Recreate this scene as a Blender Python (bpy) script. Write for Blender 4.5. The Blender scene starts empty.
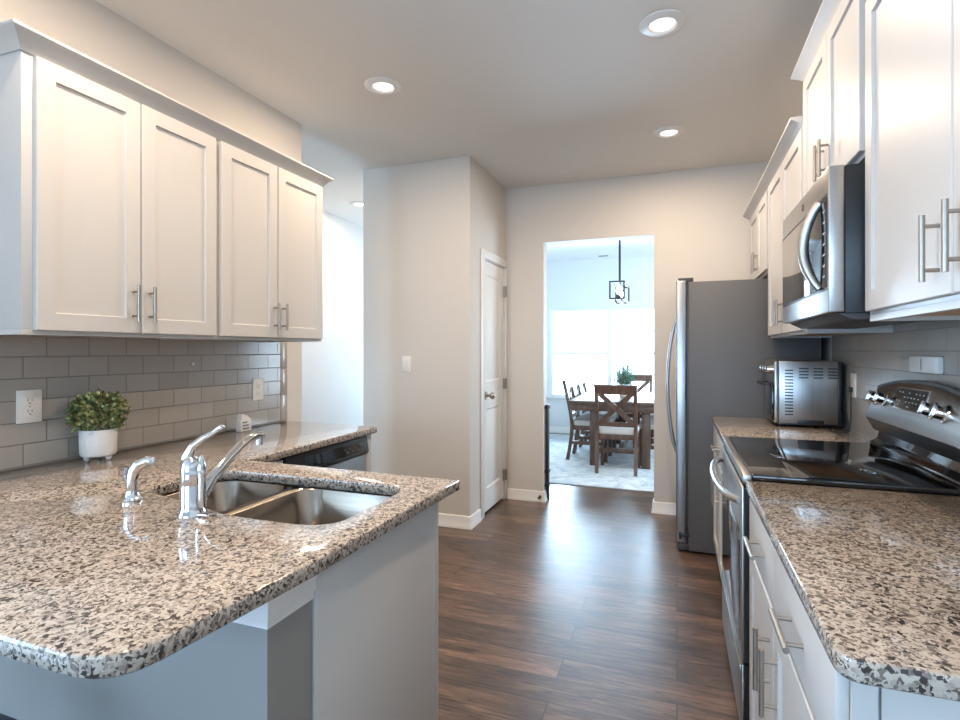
import bpy, bmesh, math, random
from mathutils import Vector, Matrix
random.seed(7)
C = bpy.context.scene
COL = C.collection
PI = math.pi

# ------------------------------------------------------------------ camera
cam = bpy.data.cameras.new('camera')
cam.sensor_width = 36.0
cam.lens = 540.0 / 960.0 * 36.0
cam.shift_y = -9.5 / 960.0
cam.clip_start = 0.02
camo = bpy.data.objects.new('camera', cam)
camo.location = (0, 0, 1.31)
camo.rotation_euler = (PI / 2, 0, math.radians(20.04))
COL.objects.link(camo)
C.camera = camo

# ------------------------------------------------------------------ world, exposure
w = bpy.data.worlds.new('sky'); C.world = w
w.use_nodes = True
bg = w.node_tree.nodes['Background']
bg.inputs[0].default_value = (0.62, 0.82, 1.0, 1)
bg.inputs[1].default_value = 6.0
C.view_settings.view_transform = 'Standard'
C.view_settings.look = 'None'
C.view_settings.exposure = 0.22
C.view_settings.gamma = 1.0
C.view_settings.use_curve_mapping = False
C.cycles.use_denoising = True
C.cycles.max_bounces = 10
C.cycles.diffuse_bounces = 6
C.cycles.glossy_bounces = 4
C.cycles.transparent_max_bounces = 12
C.cycles.sample_clamp_indirect = 6.0
C.cycles.caustics_reflective = False
C.cycles.caustics_refractive = False


def area(name, loc, rot, sx, sy, power, col, spread=PI):
    l = bpy.data.lights.new(name, 'AREA')
    l.shape = 'RECTANGLE'; l.size = sx; l.size_y = sy
    l.energy = power; l.color = col; l.spread = spread
    o = bpy.data.objects.new(name, l)
    o.location = loc; o.rotation_euler = rot
    COL.objects.link(o)
    return o

DAY = (0.27, 0.58, 1.0)
# daylight through the living room windows behind the camera, through the foyer door glass,
# the hall window and the dining room window
area('living_window_light', (-0.8, -3.95, 1.5), (PI / 2, 0, 0), 3.2, 2.2, 85, DAY)
area('living_patio_light', (-3.85, -1.5, 1.25), (0, -PI / 2, 0), 2.3, 2.6, 105, DAY)
area('foyer_door_light', (-2.88, 0.12, 1.15), (PI / 2, 0, 0), 0.9, 2.1, 32, (0.45, 0.72, 1.0))
area('hall_window_light', (-2.9, 6.75, 1.35), (-PI / 2, 0, 0), 0.8, 1.9, 22, (0.5, 0.76, 1.0))
area('dining_window_light', (-0.98, 9.0, 1.5), (-PI / 2, 0, 0), 3.0, 2.6, 760, (0.52, 0.76, 1.0))
area('dining_side_fill_light', (1.9, 6.8, 1.4), (0, PI / 2, 0), 1.6, 1.5, 90, (0.62, 0.82, 1.0))  # unseen side fill, added to brighten the dining room
CAN_POWER = 15.0
CAN_COL = (1.0, 0.79, 0.60)

# ------------------------------------------------------------------ materials
MATS = {}


def mat(name, col, rough=0.5, metal=0.0, coat=0.0, spec=0.5, emit=None, estr=0.0):
    if name in MATS: return MATS[name]
    m = bpy.data.materials.new(name); m.use_nodes = True
    b = m.node_tree.nodes['Principled BSDF']
    b.inputs['Base Color'].default_value = (*col, 1)
    b.inputs['Roughness'].default_value = rough
    b.inputs['Metallic'].default_value = metal
    b.inputs['Specular IOR Level'].default_value = spec
    b.inputs['Coat Weight'].default_value = coat
    if emit:
        b.inputs['Emission Color'].default_value = (*emit, 1)
        b.inputs['Emission Strength'].default_value = estr
    MATS[name] = m
    return m


class NT:
    def __init__(s, m):
        s.m = m; s.t = m.node_tree; s.b = s.t.nodes['Principled BSDF']

    def n(s, kind, **kw):
        x = s.t.nodes.new(kind)
        for k, v in kw.items():
            if k.startswith('i_'):
                x.inputs[k[2:].replace('_', ' ')].default_value = v
            else:
                setattr(x, k, v)
        return x

    def l(s, a, b): s.t.links.new(a, b)

    def ramp(s, pts, fac, interp='LINEAR'):
        r = s.n('ShaderNodeValToRGB'); e = r.color_ramp.elements
        r.color_ramp.interpolation = interp
        while len(e) < len(pts): e.new(0.5)
        for k, (p, c) in enumerate(pts):
            e[k].position = p; e[k].color = (*c, 1)
        s.l(fac, r.inputs[0])
        return r.outputs[0]

    def mix(s, fac, a, b, mode='MIX'):
        x = s.n('ShaderNodeMix', data_type='RGBA', blend_type=mode)
        for sock, v in ((x.inputs[0], fac), (x.inputs[6], a), (x.inputs[7], b)):
            if isinstance(v, (int, float)): sock.default_value = v
            elif isinstance(v, tuple): sock.default_value = (*v, 1)
            else: s.l(v, sock)
        return x.outputs[2]

    def bump(s, h, strength=0.3, dist=0.002):
        x = s.n('ShaderNodeBump'); x.inputs['Strength'].default_value = strength
        x.inputs['Distance'].default_value = dist
        s.l(h, x.inputs['Height']); s.l(x.outputs[0], s.b.inputs['Normal'])

    def coord(s, scale=(1, 1, 1), rot=(0, 0, 0), loc=(0, 0, 0)):
        c = s.n('ShaderNodeTexCoord'); m = s.n('ShaderNodeMapping')
        m.inputs['Scale'].default_value = scale
        m.inputs['Rotation'].default_value = rot
        m.inputs['Location'].default_value = loc
        s.l(c.outputs['Object'], m.inputs[0])
        return m.outputs[0]


def wall_paint(name, col):
    m = mat(name, col, 0.6, spec=0.35); t = NT(m)
    no = t.n('ShaderNodeTexNoise', i_Scale=260.0, i_Detail=3.0)
    t.l(t.coord(), no.inputs['Vector']); t.bump(no.outputs[0], 0.08, 0.001)
    return m


M_WALL = wall_paint('wall_paint', (0.64, 0.60, 0.55))
M_CEIL = wall_paint('ceiling_paint', (0.74, 0.71, 0.67))
M_HALL = wall_paint('hall_paint', (0.72, 0.72, 0.71))
M_DINE = wall_paint('dining_paint', (0.72, 0.74, 0.75))
M_DCEIL = wall_paint('dining_ceiling_paint', (0.82, 0.82, 0.82))
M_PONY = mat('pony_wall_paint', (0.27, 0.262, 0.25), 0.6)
M_TRIM = mat('trim_white', (0.80, 0.79, 0.77), 0.35)
M_CAB = mat('cabinet_white', (0.54, 0.525, 0.505), 0.38)
M_CABIN = mat('cabinet_inside', (0.62, 0.42, 0.24), 0.6)
M_TOE = mat('toe_kick', (0.10, 0.09, 0.08), 0.7)
M_NICKEL = mat('brushed_nickel', (0.40, 0.355, 0.315), 0.36, 1.0)
M_CHROME = mat('chrome', (0.70, 0.71, 0.73), 0.07, 1.0)
M_BLACK = mat('black_plastic', (0.012, 0.013, 0.015), 0.35)
M_BLACKGLOSS = mat('black_glass', (0.006, 0.006, 0.007), 0.04, coat=0.5)
M_GREY = mat('appliance_grey', (0.105, 0.103, 0.103), 0.45)
M_DKGREY = mat('dark_grey_plastic', (0.05, 0.05, 0.055), 0.5)
M_WHITEP = mat('white_plastic', (0.80, 0.78, 0.74), 0.3)
M_SLOT = mat('outlet_slot', (0.06, 0.055, 0.05), 0.6)
M_CERAMIC = mat('white_ceramic', (0.78, 0.76, 0.73), 0.45)
M_SOIL = mat('potting_soil', (0.03, 0.022, 0.016), 0.9)
M_LAMP = mat('lamp_diffuser', (1, 1, 1), 0.5, emit=(1.0, 0.88, 0.76), estr=2.2)
M_BULB = mat('bulb_glow', (1, 1, 1), 0.5, emit=(1.0, 0.85, 0.68), estr=5.0)
M_IRON = mat('dark_iron', (0.018, 0.022, 0.028), 0.45)
M_NAVY = mat('navy_leather', (0.012, 0.018, 0.032), 0.45)
M_CUSH = mat('cushion_linen', (0.56, 0.53, 0.50), 0.85)
M_DISP = mat('display_black', (0.01, 0.014, 0.016), 0.12)
M_ICON = mat('display_marks', (0.45, 0.50, 0.52), 0.5)
M_INK = mat('sign_ink', (0.09, 0.085, 0.08), 0.6)
M_BRASS = mat('aged_brass', (0.20, 0.13, 0.08), 0.35, 1.0)


def steel(name, col, rough, axis):
    m = mat(name, col, rough, 1.0); t = NT(m)
    sc = [180, 180, 180]; sc[axis] = 2.0
    no = t.n('ShaderNodeTexNoise', i_Scale=1.0, i_Detail=2.0)
    t.l(t.coord(tuple(sc)), no.inputs['Vector'])
    t.l(t.ramp([(0.3, tuple(c * 0.94 for c in col)), (0.7, tuple(c * 1.06 for c in col))], no.outputs[0]), t.b.inputs['Base Color'])
    return m


M_STEEL = steel('stainless_steel', (0.46, 0.45, 0.44), 0.32, 1)
M_STEELV = steel('stainless_vertical', (0.40, 0.40, 0.40), 0.30, 2)
M_SINK = steel('sink_steel', (0.38, 0.32, 0.265), 0.24, 0)


def granite():
    m = mat('granite', (0.6, 0.55, 0.5), 0.09, coat=0.25); t = NT(m)
    co = t.coord()
    ns = t.n('ShaderNodeTexNoise', i_Scale=90.0, i_Detail=3.0); t.l(co, ns.inputs['Vector'])
    dist = t.mix(0.014, co, ns.outputs['Color'], 'ADD')
    v1 = t.n('ShaderNodeTexVoronoi', i_Scale=150.0); t.l(dist, v1.inputs['Vector'])
    v2 = t.n('ShaderNodeTexVoronoi', i_Scale=260.0); t.l(dist, v2.inputs['Vector'])
    s1 = t.n('ShaderNodeSeparateColor'); t.l(v1.outputs['Color'], s1.inputs[0])
    s2 = t.n('ShaderNodeSeparateColor'); t.l(v2.outputs['Color'], s2.inputs[0])
    # drifts of denser and sparser dark mineral
    big = t.n('ShaderNodeTexNoise', i_Scale=38.0, i_Detail=2.0); t.l(co, big.inputs['Vector'])
    def thr(sock, k):
        a_ = t.n('ShaderNodeMath', operation='MULTIPLY'); a_.inputs[1].default_value = k; t.l(big.outputs[0], a_.inputs[0])
        l_ = t.n('ShaderNodeMath', operation='LESS_THAN'); t.l(sock, l_.inputs[0]); t.l(a_.outputs[0], l_.inputs[1])
        return l_.outputs[0]
    base = t.ramp([(0.0, (0.50, 0.43, 0.36)), (0.35, (0.41, 0.35, 0.295)), (0.62, (0.53, 0.465, 0.40)), (0.85, (0.33, 0.28, 0.24))], s1.outputs[0], 'CONSTANT')
    c = t.mix(thr(s1.outputs[2], 0.36), base, (0.20, 0.165, 0.14))
    c = t.mix(thr(s2.outputs[0], 0.30), c, (0.13, 0.105, 0.09))
    c = t.mix(thr(s1.outputs[1], 0.24), c, (0.05, 0.042, 0.038))
    t.l(c, t.b.inputs['Base Color'])
    return m


M_GRANITE = granite()


def tiles():
    m = mat('glass_tile', (0.4, 0.38, 0.36), 0.2, coat=0.0); t = NT(m)
    c = t.n('ShaderNodeTexCoord'); sp = t.n('ShaderNodeSeparateXYZ'); t.l(c.outputs['Object'], sp.inputs[0])
    cb = t.n('ShaderNodeCombineXYZ'); t.l(sp.outputs[1], cb.inputs[0]); t.l(sp.outputs[2], cb.inputs[1])
    br = t.n('ShaderNodeTexBrick', offset=0.5, i_Scale=1.0, i_Mortar_Size=0.002, i_Mortar_Smooth=0.1, i_Bias=0.0,
             i_Brick_Width=0.156, i_Row_Height=0.0792)
    br.inputs['Color1'].default_value = (0.365, 0.34, 0.31, 1)
    br.inputs['Color2'].default_value = (0.405, 0.38, 0.345, 1)
    br.inputs['Mortar'].default_value = (0.20, 0.19, 0.178, 1)
    t.l(cb.outputs[0], br.inputs['Vector'])
    t.l(br.outputs['Color'], t.b.inputs['Base Color'])
    rr = t.n('ShaderNodeMapRange'); rr.inputs[3].default_value = 0.19; rr.inputs[4].default_value = 0.6
    t.l(br.outputs['Fac'], rr.inputs[0]); t.l(rr.outputs[0], t.b.inputs['Roughness'])
    inv = t.n('ShaderNodeMath', operation='SUBTRACT'); inv.inputs[0].default_value = 1.0
    t.l(br.outputs['Fac'], inv.inputs[1])
    t.bump(inv.outputs[0], 0.8, 0.003)
    return m


M_TILE = tiles()
M_TILETRIM = mat('tile_edge_trim', (0.36, 0.34, 0.32), 0.2, coat=0.3)


def planks():
    m = mat('floor_planks', (0.2, 0.13, 0.1), 0.33, coat=0.5); m.node_tree.nodes['Principled BSDF'].inputs['Coat Roughness'].default_value = 0.42; t = NT(m)
    co = t.coord()
    br = t.n('ShaderNodeTexBrick', offset=0.37, i_Scale=1.0, i_Mortar_Size=0.0024, i_Mortar_Smooth=0.1, i_Bias=0.0,
             i_Brick_Width=1.22, i_Row_Height=0.152)
    br.inputs['Color1'].default_value = (0, 0, 0, 1); br.inputs['Color2'].default_value = (1, 1, 1, 1)
    br.inputs['Mortar'].default_value = (0.5, 0.5, 0.5, 1)
    t.l(co, br.inputs['Vector'])
    sp = t.n('ShaderNodeSeparateColor'); t.l(br.outputs['Color'], sp.inputs[0])
    # shift the grain from plank to plank
    off = t.n('ShaderNodeCombineXYZ'); ml = t.n('ShaderNodeMath', operation='MULTIPLY'); ml.inputs[1].default_value = 37.0
    t.l(sp.outputs[0], ml.inputs[0]); t.l(ml.outputs[0], off.inputs[0]); t.l(ml.outputs[0], off.inputs[2])
    ad = t.n('ShaderNodeVectorMath', operation='ADD'); t.l(co, ad.inputs[0]); t.l(off.outputs[0], ad.inputs[1])
    mp = t.n('ShaderNodeMapping'); mp.inputs['Scale'].default_value = (2.6, 26.0, 1.0); t.l(ad.outputs[0], mp.inputs[0])
    g1 = t.n('ShaderNodeTexNoise', i_Scale=1.0, i_Detail=8.0, i_Roughness=0.72, i_Distortion=1.3); t.l(mp.outputs[0], g1.inputs['Vector'])
    mp2 = t.n('ShaderNodeMapping'); mp2.inputs['Scale'].default_value = (2.2, 6.0, 1.0); t.l(ad.outputs[0], mp2.inputs[0])
    g2 = t.n('ShaderNodeTexNoise', i_Scale=1.0, i_Detail=4.0, i_Distortion=1.5); t.l(mp2.outputs[0], g2.inputs['Vector'])
    grain = t.ramp([(0.28, (0.036, 0.023, 0.016)), (0.45, (0.098, 0.061, 0.042)), (0.58, (0.155, 0.100, 0.070)), (0.75, (0.245, 0.168, 0.12))], g1.outputs[0])
    blot = t.ramp([(0.35, (0.62, 0.60, 0.60)), (0.65, (1.25, 1.2, 1.18))], g2.outputs[0])
    c = t.mix(1.0, grain, blot, 'MULTIPLY')
    tone = t.ramp([(0.0, (0.66, 0.65, 0.66)), (1.0, (1.32, 1.26, 1.18))], sp.outputs[0])
    c = t.mix(1.0, c, tone, 'MULTIPLY')
    mp3 = t.n('ShaderNodeMapping'); mp3.inputs['Scale'].default_value = (5.0, 70.0, 1.0); t.l(ad.outputs[0], mp3.inputs[0])
    g3 = t.n('ShaderNodeTexNoise', i_Scale=1.0, i_Detail=5.0, i_Roughness=0.7, i_Distortion=1.2); t.l(mp3.outputs[0], g3.inputs['Vector'])
    c = t.mix(1.0, c, t.ramp([(0.38, (0.32, 0.29, 0.27)), (0.48, (1.0, 1.0, 1.0)), (0.66, (1.3, 1.27, 1.22))], g3.outputs[0]), 'MULTIPLY')
    c = t.mix(br.outputs['Fac'], c, (0.012, 0.009, 0.007))
    t.l(c, t.b.inputs['Base Color'])
    rr = t.n('ShaderNodeMapRange'); rr.inputs[3].default_value = 0.26; rr.inputs[4].default_value = 0.42
    t.l(g1.outputs[0], rr.inputs[0]); t.l(rr.outputs[0], t.b.inputs['Roughness'])
    inv = t.n('ShaderNodeMath', operation='SUBTRACT'); t.l(g1.outputs[0], inv.inputs[0]); t.l(br.outputs['Fac'], inv.inputs[1])
    t.bump(inv.outputs[0], 0.25, 0.0015)
    return m


M_FLOOR = planks()


def wood(name, a, b, rough=0.4):
    m = mat(name, a, rough); t = NT(m)
    no = t.n('ShaderNodeTexNoise', i_Scale=1.0, i_Detail=5.0, i_Distortion=0.6)
    t.l(t.coord((40, 40, 5)), no.inputs['Vector'])
    t.l(t.ramp([(0.3, a), (0.7, b)], no.outputs[0]), t.b.inputs['Base Color'])
    return m


M_WOOD = wood('walnut_wood', (0.055, 0.028, 0.018), (0.15, 0.080, 0.05), 0.35)


def rug_mat():
    m = mat('rug_weave', (0.5, 0.53, 0.55), 0.95); t = NT(m)
    n1 = t.n('ShaderNodeTexNoise', i_Scale=5.0, i_Detail=8.0, i_Roughness=0.75, i_Distortion=1.0); t.l(t.coord(), n1.inputs['Vector'])
    t.l(t.ramp([(0.38, (0.36, 0.42, 0.47)), (0.52, (0.58, 0.60, 0.61)), (0.66, (0.70, 0.69, 0.67))], n1.outputs[0]), t.b.inputs['Base Color'])
    n2 = t.n('ShaderNodeTexNoise', i_Scale=400.0); t.l(t.coord(), n2.inputs['Vector']); t.bump(n2.outputs[0], 0.3, 0.003)
    return m


M_RUG = rug_mat()


def leaf_mat(name, a, b, c):
    m = mat(name, a, 0.5); t = NT(m)
    n1 = t.n('ShaderNodeTexNoise', i_Scale=45.0, i_Detail=2.0); t.l(t.coord(), n1.inputs['Vector'])
    t.l(t.ramp([(0.33, a), (0.5, b), (0.66, c)], n1.outputs[0]), t.b.inputs['Base Color'])
    return m


M_LEAF = leaf_mat('boxwood_leaf', (0.04, 0.07, 0.03), (0.17, 0.21, 0.075), (0.46, 0.45, 0.19))
M_LEAF2 = leaf_mat('sage_leaf', (0.07, 0.15, 0.11), (0.15, 0.27, 0.20), (0.26, 0.40, 0.31))


def pot_mat():
    m = mat('dimpled_ceramic', (0.76, 0.74, 0.71), 0.5); t = NT(m)
    v = t.n('ShaderNodeTexVoronoi', i_Scale=110.0); t.l(t.coord(), v.inputs['Vector'])
    t.bump(v.outputs['Distance'], 0.35, 0.003)
    return m


M_POT = pot_mat()


def glass_mat():
    m = bpy.data.materials.new('window_glass'); m.use_nodes = True
    nt = m.node_tree; nt.nodes.clear()
    o = nt.nodes.new('ShaderNodeOutputMaterial'); a = nt.nodes.new('ShaderNodeBsdfTransparent')
    g = nt.nodes.new('ShaderNodeBsdfGlossy'); g.inputs['Roughness'].default_value = 0.02
    x = nt.nodes.new('ShaderNodeMixShader'); f = nt.nodes.new('ShaderNodeFresnel'); f.inputs[0].default_value = 1.45
    nt.links.new(f.outputs[0], x.inputs[0]); nt.links.new(a.outputs[0], x.inputs[1]); nt.links.new(g.outputs[0], x.inputs[2])
    nt.links.new(x.outputs[0], o.inputs[0])
    return m


M_GLASS = glass_mat()


# ------------------------------------------------------------------ mesh helpers
class MB:
    """collects shapes; build() links them as ONE mesh object"""

    def __init__(s): s.bm = bmesh.new()

    def _add(s, tmp, m=0, M=None):
        if M is not None: bmesh.ops.transform(tmp, matrix=M, verts=tmp.verts)
        mp = {}
        for v in tmp.verts: mp[v] = s.bm.verts.new(v.co)
        for f in tmp.faces:
            try:
                nf = s.bm.faces.new([mp[v] for v in f.verts]); nf.material_index = m
            except ValueError: pass
        tmp.free()
        return s

    def box(s, x0, x1, y0, y1, z0, z1, bev=0.0, m=0, seg=2, M=None):
        t = bmesh.new()
        bmesh.ops.create_cube(t, size=1.0)
        for v in t.verts:
            v.co = Vector(((x0 + x1) / 2 + v.co.x * (x1 - x0), (y0 + y1) / 2 + v.co.y * (y1 - y0), (z0 + z1) / 2 + v.co.z * (z1 - z0)))
        if bev > 0:
            bmesh.ops.bevel(t, geom=list(t.edges), offset=bev, segments=seg, affect='EDGES', profile=0.5)
        return s._add(t, m, M)

    def cyl(s, p0, p1, r, r2=None, seg=16, m=0):
        p0, p1 = Vector(p0), Vector(p1); d = p1 - p0
        t = bmesh.new()
        bmesh.ops.create_cone(t, cap_ends=True, segments=seg, radius1=r, radius2=r if r2 is None else r2, depth=d.length)
        M = Matrix.Translation((p0 + p1) / 2) @ d.to_track_quat('Z', 'Y').to_matrix().to_4x4()
        return s._add(t, m, M)

    def sphere(s, c, r, sc=(1, 1, 1), m=0, u=16, v=10):
        t = bmesh.new(); bmesh.ops.create_uvsphere(t, u_segments=u, v_segments=v, radius=r)
        return s._add(t, m, Matrix.Translation(c) @ Matrix.Diagonal((*sc, 1)))

    def tube(s, pts, r, seg=12, m=0, flat=1.0):
        """tube along points; r a number or a list"""
        pts = [Vector(p) for p in pts]; n = len(pts)
        rs = r if isinstance(r, (list, tuple)) else [r] * n
        t = bmesh.new(); rings = []
        up = None
        for i, p in enumerate(pts):
            d = (pts[min(i + 1, n - 1)] - pts[max(i - 1, 0)]).normalized()
            if up is None:
                up = Vector((0, 0, 1)) if abs(d.z) < 0.9 else Vector((1, 0, 0))
            a = d.cross(up).normalized(); b = a.cross(d).normalized(); up = b
            rings.append([t.verts.new(p + (a * math.cos(2 * PI * k / seg) + b * math.sin(2 * PI * k / seg) * flat) * rs[i]) for k in range(seg)])
        for i in range(n - 1):
            for k in range(seg):
                t.faces.new((rings[i][k], rings[i][(k + 1) % seg], rings[i + 1][(k + 1) % seg], rings[i + 1][k]))
        t.faces.new(list(reversed(rings[0]))); t.faces.new(rings[-1])
        bmesh.ops.recalc_face_normals(t, faces=t.faces)
        return s._add(t, m)

    def lathe(s, prof, c=(0, 0, 0), seg=32, m=0, M=None):
        """profile of (radius, z); radius 0 closes"""
        t = bmesh.new(); rings = []
        for r, z in prof:
            if r <= 1e-6: rings.append([t.verts.new((c[0], c[1], c[2] + z))])
            else: rings.append([t.verts.new((c[0] + r * math.cos(2 * PI * k / seg), c[1] + r * math.sin(2 * PI * k / seg), c[2] + z)) for k in range(seg)])
        for a, b in zip(rings, rings[1:]):
            for k in range(seg):
                k2 = (k + 1) % seg
                vs = []
                for v in ((a[k % len(a)]), (a[k2 % len(a)]), (b[k2 % len(b)]), (b[k % len(b)])):
                    if v not in vs: vs.append(v)
                if len(vs) > 2: t.faces.new(vs)
        bmesh.ops.recalc_face_normals(t, faces=t.faces)
        return s._add(t, m, M)

    def loft(s, loops, cap0=True, cap1=True, m=0, M=None):
        """closed loops of equal length"""
        t = bmesh.new(); rr = [[t.verts.new(p) for p in lp] for lp in loops]; n = len(rr[0])
        for a, b in zip(rr, rr[1:]):
            for k in range(n):
                t.faces.new((a[k], a[(k + 1) % n], b[(k + 1) % n], b[k]))
        if cap0: t.faces.new(list(reversed(rr[0])))
        if cap1: t.faces.new(rr[-1])
        bmesh.ops.recalc_face_normals(t, faces=t.faces)
        return s._add(t, m, M)

    def prism(s, poly, axis, a, b, m=0, bev=0.0):
        """2D polygon extruded along axis from a to b; (u,v) = the two other axes in order"""
        def P(u, v, k):
            return {'x': (k, u, v), 'y': (u, k, v), 'z': (u, v, k)}[axis]
        t = bmesh.new()
        l0 = [t.verts.new(P(u, v, a)) for u, v in poly]; l1 = [t.verts.new(P(u, v, b)) for u, v in poly]
        n = len(poly)
        t.faces.new(l0); t.faces.new(list(reversed(l1)))
        for k in range(n): t.faces.new((l0[(k + 1) % n], l0[k], l1[k], l1[(k + 1) % n]))
        bmesh.ops.recalc_face_normals(t, faces=t.faces)
        if bev > 0:
            bmesh.ops.bevel(t, geom=list(t.edges), offset=bev, segments=2, affect='EDGES', profile=0.5)
        return s._add(t, m)

    def sweep(s, path, prof, side=1, closed=False, m=0, ends=True):
        """profile (d outwards, z) swept along a level 2D path with mitred corners; outward = side * right of travel"""
        n = len(path); t = bmesh.new(); rings = []
        for i, p in enumerate(path):
            p = Vector(p)
            def nrm(a, b):
                d = (Vector(b) - Vector(a)).normalized(); return Vector((d.y, -d.x)) * side
            ns = []
            if i > 0 or closed: ns.append(nrm(path[i - 1], path[i]))
            if i < n - 1 or closed: ns.append(nrm(path[i], path[(i + 1) % n]))
            if len(ns) == 2:
                h = (ns[0] + ns[1]).normalized(); k = 1.0 / max(0.2, h.dot(ns[0])); o = h * k
            else: o = ns[0]
            rings.append([t.verts.new((p.x + o.x * d, p.y + o.y * d, z)) for d, z in prof])
        q = len(prof)
        for i in range(n if closed else n - 1):
            a, b = rings[i], rings[(i + 1) % n]
            for k in range(q): t.faces.new((a[k], a[(k + 1) % q], b[(k + 1) % q], b[k]))
        if ends and not closed:
            t.faces.new(rings[0]); t.faces.new(list(reversed(rings[-1])))
        bmesh.ops.recalc_face_normals(t, faces=t.faces)
        return s._add(t, m)

    def build(s, name, mats, parent=None, angle=35, local=False):
        me = bpy.data.meshes.new(name)
        if not isinstance(mats, (list, tuple)): mats = [mats]
        root = parent
        while root is not None and root.parent is not None: root = root.parent
        off = Vector(root.location) if root is not None else None
        if root is None:
            cs = [v.co for v in s.bm.verts]
            off = Vector(((min(c.x for c in cs) + max(c.x for c in cs)) / 2, (min(c.y for c in cs) + max(c.y for c in cs)) / 2, min(c.z for c in cs)))
            if s.keep_world: off = Vector((0, 0, 0))
        if local: off = Vector((0, 0, 0))
        bmesh.ops.translate(s.bm, verts=s.bm.verts, vec=-off)
        s.bm.to_mesh(me); s.bm.free()
        for mm in mats: me.materials.append(mm)
        for p in me.polygons: p.use_smooth = True
        me.set_sharp_from_angle(angle=math.radians(angle))
        o = bpy.data.objects.new(name, me); COL.objects.link(o)
        if parent is not None: o.parent = parent
        else: o.location = off
        return o

    keep_world = False


def wmb():
    m = MB(); m.keep_world = True
    return m


def tag(o, label, cat, group=None):
    o['label'] = label; o['category'] = cat
    if group: o['group'] = group
    return o


def thing(name, label, cat, loc, group=None, rz=0.0):
    o = bpy.data.objects.new(name, None); o.empty_display_size = 0.1
    o.location = loc; o.rotation_euler = (0, 0, rz); COL.objects.link(o)
    return tag(o, label, cat, group)


def struct(mb, name, mats):
    o = mb.build(name, mats); o['kind'] = 'structure'
    return o


def copy_tree(o, parent=None):
    c = o.copy(); COL.objects.link(c)
    if parent is not None: c.parent = parent
    for ch in list(o.children): copy_tree(ch, c)
    return c


def arc(cx, cy, r, a0, a1, n):
    return [(cx + r * math.cos(math.radians(a0 + (a1 - a0) * k / n)), cy + r * math.sin(math.radians(a0 + (a1 - a0) * k / n))) for k in range(n + 1)]


# ------------------------------------------------------------------ setting
H = 2.74
XL, XR, YF = -2.235, 0.862, 4.58
struct(wmb().box(-3.6, 3.2, -3.7, 8.75, -0.12, 0.0), 'floor', M_FLOOR)
struct(wmb().box(-3.6, 3.2, -3.7, YF + 0.06, H, H + 0.12), 'ceiling', M_CEIL)
struct(wmb().box(-2.40, 3.2, YF + 0.06, 8.75, H, H + 0.12), 'ceiling_dining', M_DCEIL)
struct(wmb().box(-3.6, -2.40, YF + 0.06, 8.75, H, H + 0.12), 'ceiling_hall', M_CEIL)
struct(wmb().box(XL - 0.12, XL, 0.30, 2.828, 0, H), 'wall_left', M_WALL)
struct(wmb().box(-2.333, -1.43, 3.70, 3.80, 0, H), 'wall_pantry_front', M_WALL)
struct(wmb().box(-2.333, -2.233, 3.80, 6.5, 0, H), 'wall_pantry_left', M_WALL)
# the pantry side wall with the door opening (y 3.99..4.55, top 2.05)
DY0, DY1, DZ = 3.985, 4.555, 2.045
struct(wmb().box(-1.53, -1.43, 3.80, DY0, 0, H).box(-1.53, -1.43, DY0, DY1, DZ, H).box(-1.53, -1.43, DY1, YF, 0, H), 'wall_pantry_right', M_WALL)
OX0, OX1, OZ = -1.085, -0.175, 2.245
struct(wmb().box(-2.233, OX0, YF, YF + 0.12, 0, H).box(OX0, OX1, YF, YF + 0.12, OZ, H).box(OX1, XR + 0.12, YF, YF + 0.12, 0, H), 'wall_far', M_WALL)
struct(wmb().box(XR, XR + 0.12, -3.5, YF, 0, H), 'wall_right', M_WALL)
struct(wmb().box(-3.53, -3.41, 0.36, 6.5, 0, H), 'wall_hall', M_HALL)
PY0, PY1, PZ1 = -2.8, -0.2, 2.25
struct(wmb().box(-3.53, -3.41, -3.5, PY0, 0, H).box(-3.53, -3.41, PY1, 0.36, 0, H).box(-3.53, -3.41, PY0, PY1, PZ1, H), 'wall_living_left', M_WALL)
struct(wmb().box(-3.50, -3.44, PY0, PY0 + 0.05, 0, PZ1).box(-3.50, -3.44, PY1 - 0.05, PY1, 0, PZ1).box(-3.50, -3.44, PY0 + 0.05, PY1 - 0.05, PZ1 - 0.05, PZ1).box(-3.50, -3.44, PY0 + 0.05, PY1 - 0.05, 0, 0.08).box(-3.50, -3.44, (PY0 + PY1) / 2 - 0.05, (PY0 + PY1) / 2 + 0.05, 0.08, PZ1 - 0.05), 'window_3', M_TRIM)
struct(wmb().box(-3.41, -2.333, 6.5, 6.6, 0, 0.35).box(-3.41, -2.333, 6.5, 6.6, 2.35, H).box(-3.41, -3.3, 6.5, 6.6, 0.35, 2.35).box(-2.5, -2.333, 6.5, 6.6, 0.35, 2.35), 'wall_hall_end', M_HALL)
struct(wmb().box(-3.41, XL - 0.12, 0.30, 0.42, 2.2, H).box(-3.41, -3.32, 0.30, 0.42, 0, 2.2).box(-2.44, XL - 0.12, 0.30, 0.42, 0, 2.2), 'wall_foyer', M_HALL)
LX0, LX1, LZ0, LZ1 = -2.1, 0.5, 0.55, 2.35
struct(wmb().box(-3.41, LX0, -3.62, -3.5, 0, H).box(LX1, XR + 0.12, -3.62, -3.5, 0, H).box(LX0, LX1, -3.62, -3.5, 0, LZ0).box(LX0, LX1, -3.62, -3.5, LZ1, H), 'wall_living', M_WALL)
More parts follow.
